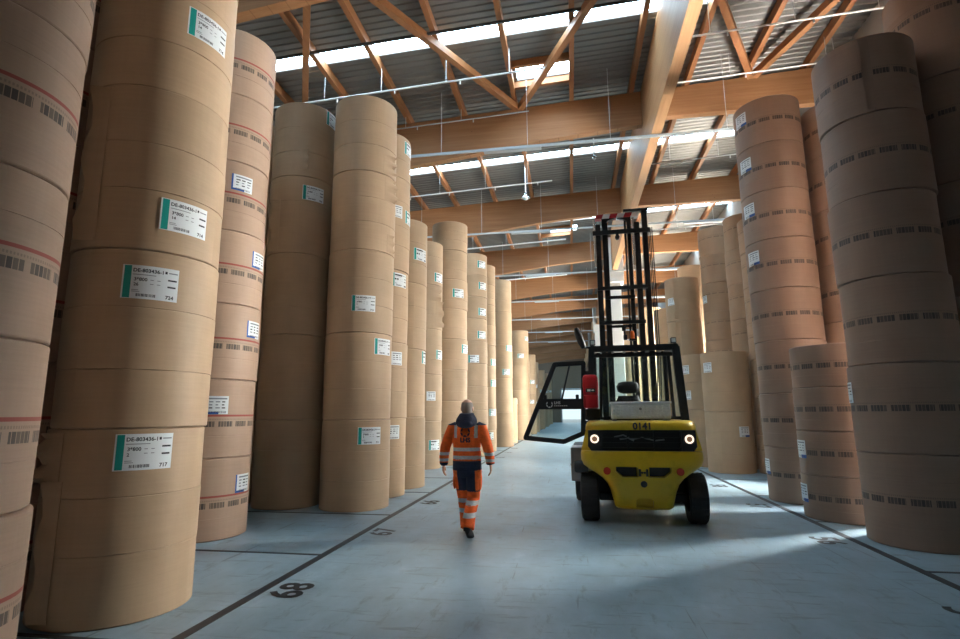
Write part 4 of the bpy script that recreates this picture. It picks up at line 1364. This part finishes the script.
# short greying hair, thin on the crown
bm = BM()
rings = []
for z, rx, ry, cy in ((1.605, .060, .078, .012), (1.63, .072, .090, .016), (1.66, .0775, .1015, .016), (1.70, .0815, .1055, .012), (1.735, .0785, .1015, .010), (1.757, .069, .090, .009)):
    ring = []
    for k in range(25):
        a = R(170 + 200 * k / 24)        # round the back from ear to ear
        ring.append((rx * math.cos(a), cy + ry * math.sin(a), z))
    rings.append(ring)
inner = [[(x * .93, y * .93, z) for x, y, z in r] for r in rings]
vo = [[bm.verts.new(p) for p in r] for r in rings]
vi = [[bm.verts.new(p) for p in r] for r in inner]
for g, sgn in ((vo, 1), (vi, -1)):
    for a, b in zip(g, g[1:]):
        for k in range(24):
            bm.faces.new((a[k], a[k + 1], b[k + 1], b[k]))
for k in range(24):
    bm.faces.new((vo[0][k], vo[0][k + 1], vi[0][k + 1], vi[0][k])); bm.faces.new((vo[-1][k], vo[-1][k + 1], vi[-1][k + 1], vi[-1][k]))
obj('hair', bm, M['hair'], PX, smooth=True)

# trousers
bm = BM()
loft(bm, [ell(0, .0, .775, .165, .115), ell(0, 0, .83, .182, .128), ell(0, 0, .92, .182, .128), ell(0, 0, 1.00, .170, .120)])
for s in (-1, 1):
    L = [Vector(p) for p in LEG[s]]
    pts = [L[0] + Vector((0, 0, .0)), L[0].lerp(L[1], .35), L[0].lerp(L[1], .75), L[1], L[1].lerp(L[2], .3) + Vector((0, -.015, 0)), L[1].lerp(L[2], .7) + Vector((0, -.015, 0)), L[2] + Vector((0, -.01, -.03))]
    tube(bm, pts, [.105, .106, .092, .086, .083, .084, .092], 18)
    ellipsoid(bm, (s * .178, .03, .72), (.02, .06, .12))           # side pockets
def tcol(c):
    x, y, z = c
    lx = abs(x)
    if z > .585:
        return 0 if (lx > .122 and .60 < z < .865) else 1
    if .415 < z < .475 or .275 < z < .335:
        return 2
    return 0
tr_ = fused('trousers', bm, [M['orange'], M['navy'], M['tape']], .009, 4, PX, tcol)

# jacket
bm = BM()
loft(bm, [ell(0, -.0, .860, .192, .140), ell(0, 0, .90, .198, .143), ell(0, -.002, 1.02, .192, .138), ell(0, -.005, 1.15, .186, .134), ell(0, -.008, 1.28, .195, .138), ell(0, -.006, 1.38, .200, .132), ell(0, -.004, 1.45, .178, .110), ell(0, 0, 1.50, .120, .085), ell(0, .0, 1.53, .085, .075)])
for s in (-1, 1):
    A = [Vector(p) for p in ARM[s]]
    pts = [A[0] - Vector((s * .04, 0, 0)), A[0] + Vector((s * .02, 0, -.02)), A[0].lerp(A[1], .5) + Vector((s * .008, 0, 0)), A[1], A[1].lerp(A[2], .5) + Vector((s * .006, 0, 0)), A[1].lerp(A[2], .92), A[2]]
    tube(bm, pts, [.07, .078, .075, .070, .066, .060, .052], 16)
def jcol(c):
    x, y, z = c
    lx = abs(x)
    sleeve = lx > .212 or (lx > .20 and z < 1.2)
    if sleeve and z < 1.36:
        if z < .955:
            return 1
        if .970 < z < 1.010 or 1.055 < z < 1.095:
            return 2
        return 0
    if z < .985:
        return 1
    if 1.005 < z < 1.05 or 1.115 < z < 1.160:
        return 2
    if z > 1.475 or (z > 1.452 and lx > .14):
        return 1
    if .118 < lx < .160 and z > 1.285:
        return 2
    return 0
jk = fused('jacket', bm, [M['orange'], M['navy'], M['tape']], .0075, 4, PX, jcol)
# hood lying on the shoulders
bm = BM()
loft(bm, [ell(0, -.035, 1.44, .13, .095, tilt=.25), ell(0, -.040, 1.49, .150, .115, tilt=.25), ell(0, -.038, 1.54, .138, .118, tilt=.2), ell(0, -.028, 1.585, .110, .105, tilt=.15), ell(0, -.016, 1.615, .092, .098, tilt=.1)])
ellipsoid(bm, (0, -.12, 1.47), (.10, .055, .06))
fused('hood', bm, [M['navy']], .008, 3, jk)
# shoes
for s in (-1, 1):
    a = LEG[s][2]
    bm = BM()
    toe_up = 0.0
    def sh(y, z, rx, rz):
        out = []
        for k in range(16):
            yy, zz = y, max(.003, z + rz * math.sin(2 * PI * k / 16))
            if s > 0:            # pushing off: heel lifted, ball of the foot on the floor
                q = R(26)
                dy, dz = yy - .10, zz - .003
                yy, zz = .10 + dy * math.cos(q) + dz * math.sin(q), .003 + max(0.0, -dy * math.sin(q) + dz * math.cos(q))
            out.append((a[0] + s * .01 + rx * math.cos(2 * PI * k / 16), a[1] + yy, zz))
        return out
    loft(bm, [sh(-.085, .05, .026, .042), sh(-.06, .062, .040, .06), sh(-.01, .068, .044, .066), sh(.05, .058, .046, .056), sh(.12, .048, .052, .046), sh(.17, .042, .048, .040), sh(.20, .036, .030, .028)])
    tube(bm, [(a[0], a[1] - .01, a[2] - .055), (a[0], a[1] - .012, a[2] + .025)], [.05, .052], 14)
    obj('shoe', bm, M['shoe'], PX, smooth=True)
# emblem and letters on the back, laid onto the cloth
tmp = bmesh.new(); tmp.from_mesh(jk.data); bvh = BVHTree.FromBMesh(tmp)
def onback(x, z):
    hit = bvh.ray_cast(Vector((x, -1.0, z)), Vector((0, 1, 0)))
    return (x, (hit[0].y if hit[0] else -.13) - .004, z)
bm = BM()
ring_emblem(bm, lambda a, b: onback(a, 1.365 + b), .066)
add_text(bm, 'LHS', .082, lambda a, b: onback(a, 1.232 + b), .004, 'CENTER')
obj('back_print', bm, M['navy'], jk)
tmp.free()

# ------------------------------------------------------------------ light
world = bpy.data.worlds.new('sky')
SC.world = world
world.use_nodes = True
bg = world.node_tree.nodes['Background']
bg.inputs[0].default_value = (0.86, 0.94, 1.0, 1)
bg.inputs[1].default_value = 1.3
def portal(name, loc, rot, sx, sy):
    li = bpy.data.lights.new(name, 'AREA')
    li.shape = 'RECTANGLE'
    li.size, li.size_y = sx, sy
    li.cycles.is_portal = True
    o = bpy.data.objects.new(name, li)
    COL.objects.link(o)
    o.location = loc
    o.rotation_euler = rot
portal('door_portal', ((DX0 + DX1) / 2, YB + 0.1, DZ / 2), (R(-90), 0, 0), DX1 - DX0, DZ)
# ------------------------------------------------------------------ camera
cam = bpy.data.cameras.new('camera')
cam.sensor_width = 36.0
cam.sensor_fit = 'HORIZONTAL'
cam.lens = 542.24 / 960 * 36.0
cam.clip_start = 0.05
cam.clip_end = 300
co = bpy.data.objects.new('camera', cam)
COL.objects.link(co)
yaw, pitch, roll = 0.16433, 0.16995, -0.006118
f = Vector((-math.sin(yaw) * math.cos(pitch), math.cos(yaw) * math.cos(pitch), math.sin(pitch)))
r_ = Vector((math.cos(yaw), math.sin(yaw), 0))
u_ = r_.cross(f)
r2 = r_ * math.cos(roll) + u_ * math.sin(roll)
u2 = -r_ * math.sin(roll) + u_ * math.cos(roll)
mw = Matrix(((r2.x, u2.x, -f.x, 0), (r2.y, u2.y, -f.y, 0), (r2.z, u2.z, -f.z, 1.62), (0, 0, 0, 1)))
co.matrix_world = mw
SC.camera = co
vs = SC.view_settings
vs.view_transform = 'Standard'
vs.look = 'None'
vs.exposure = 0.12
vs.gamma = 1.0
vs.use_curve_mapping = False
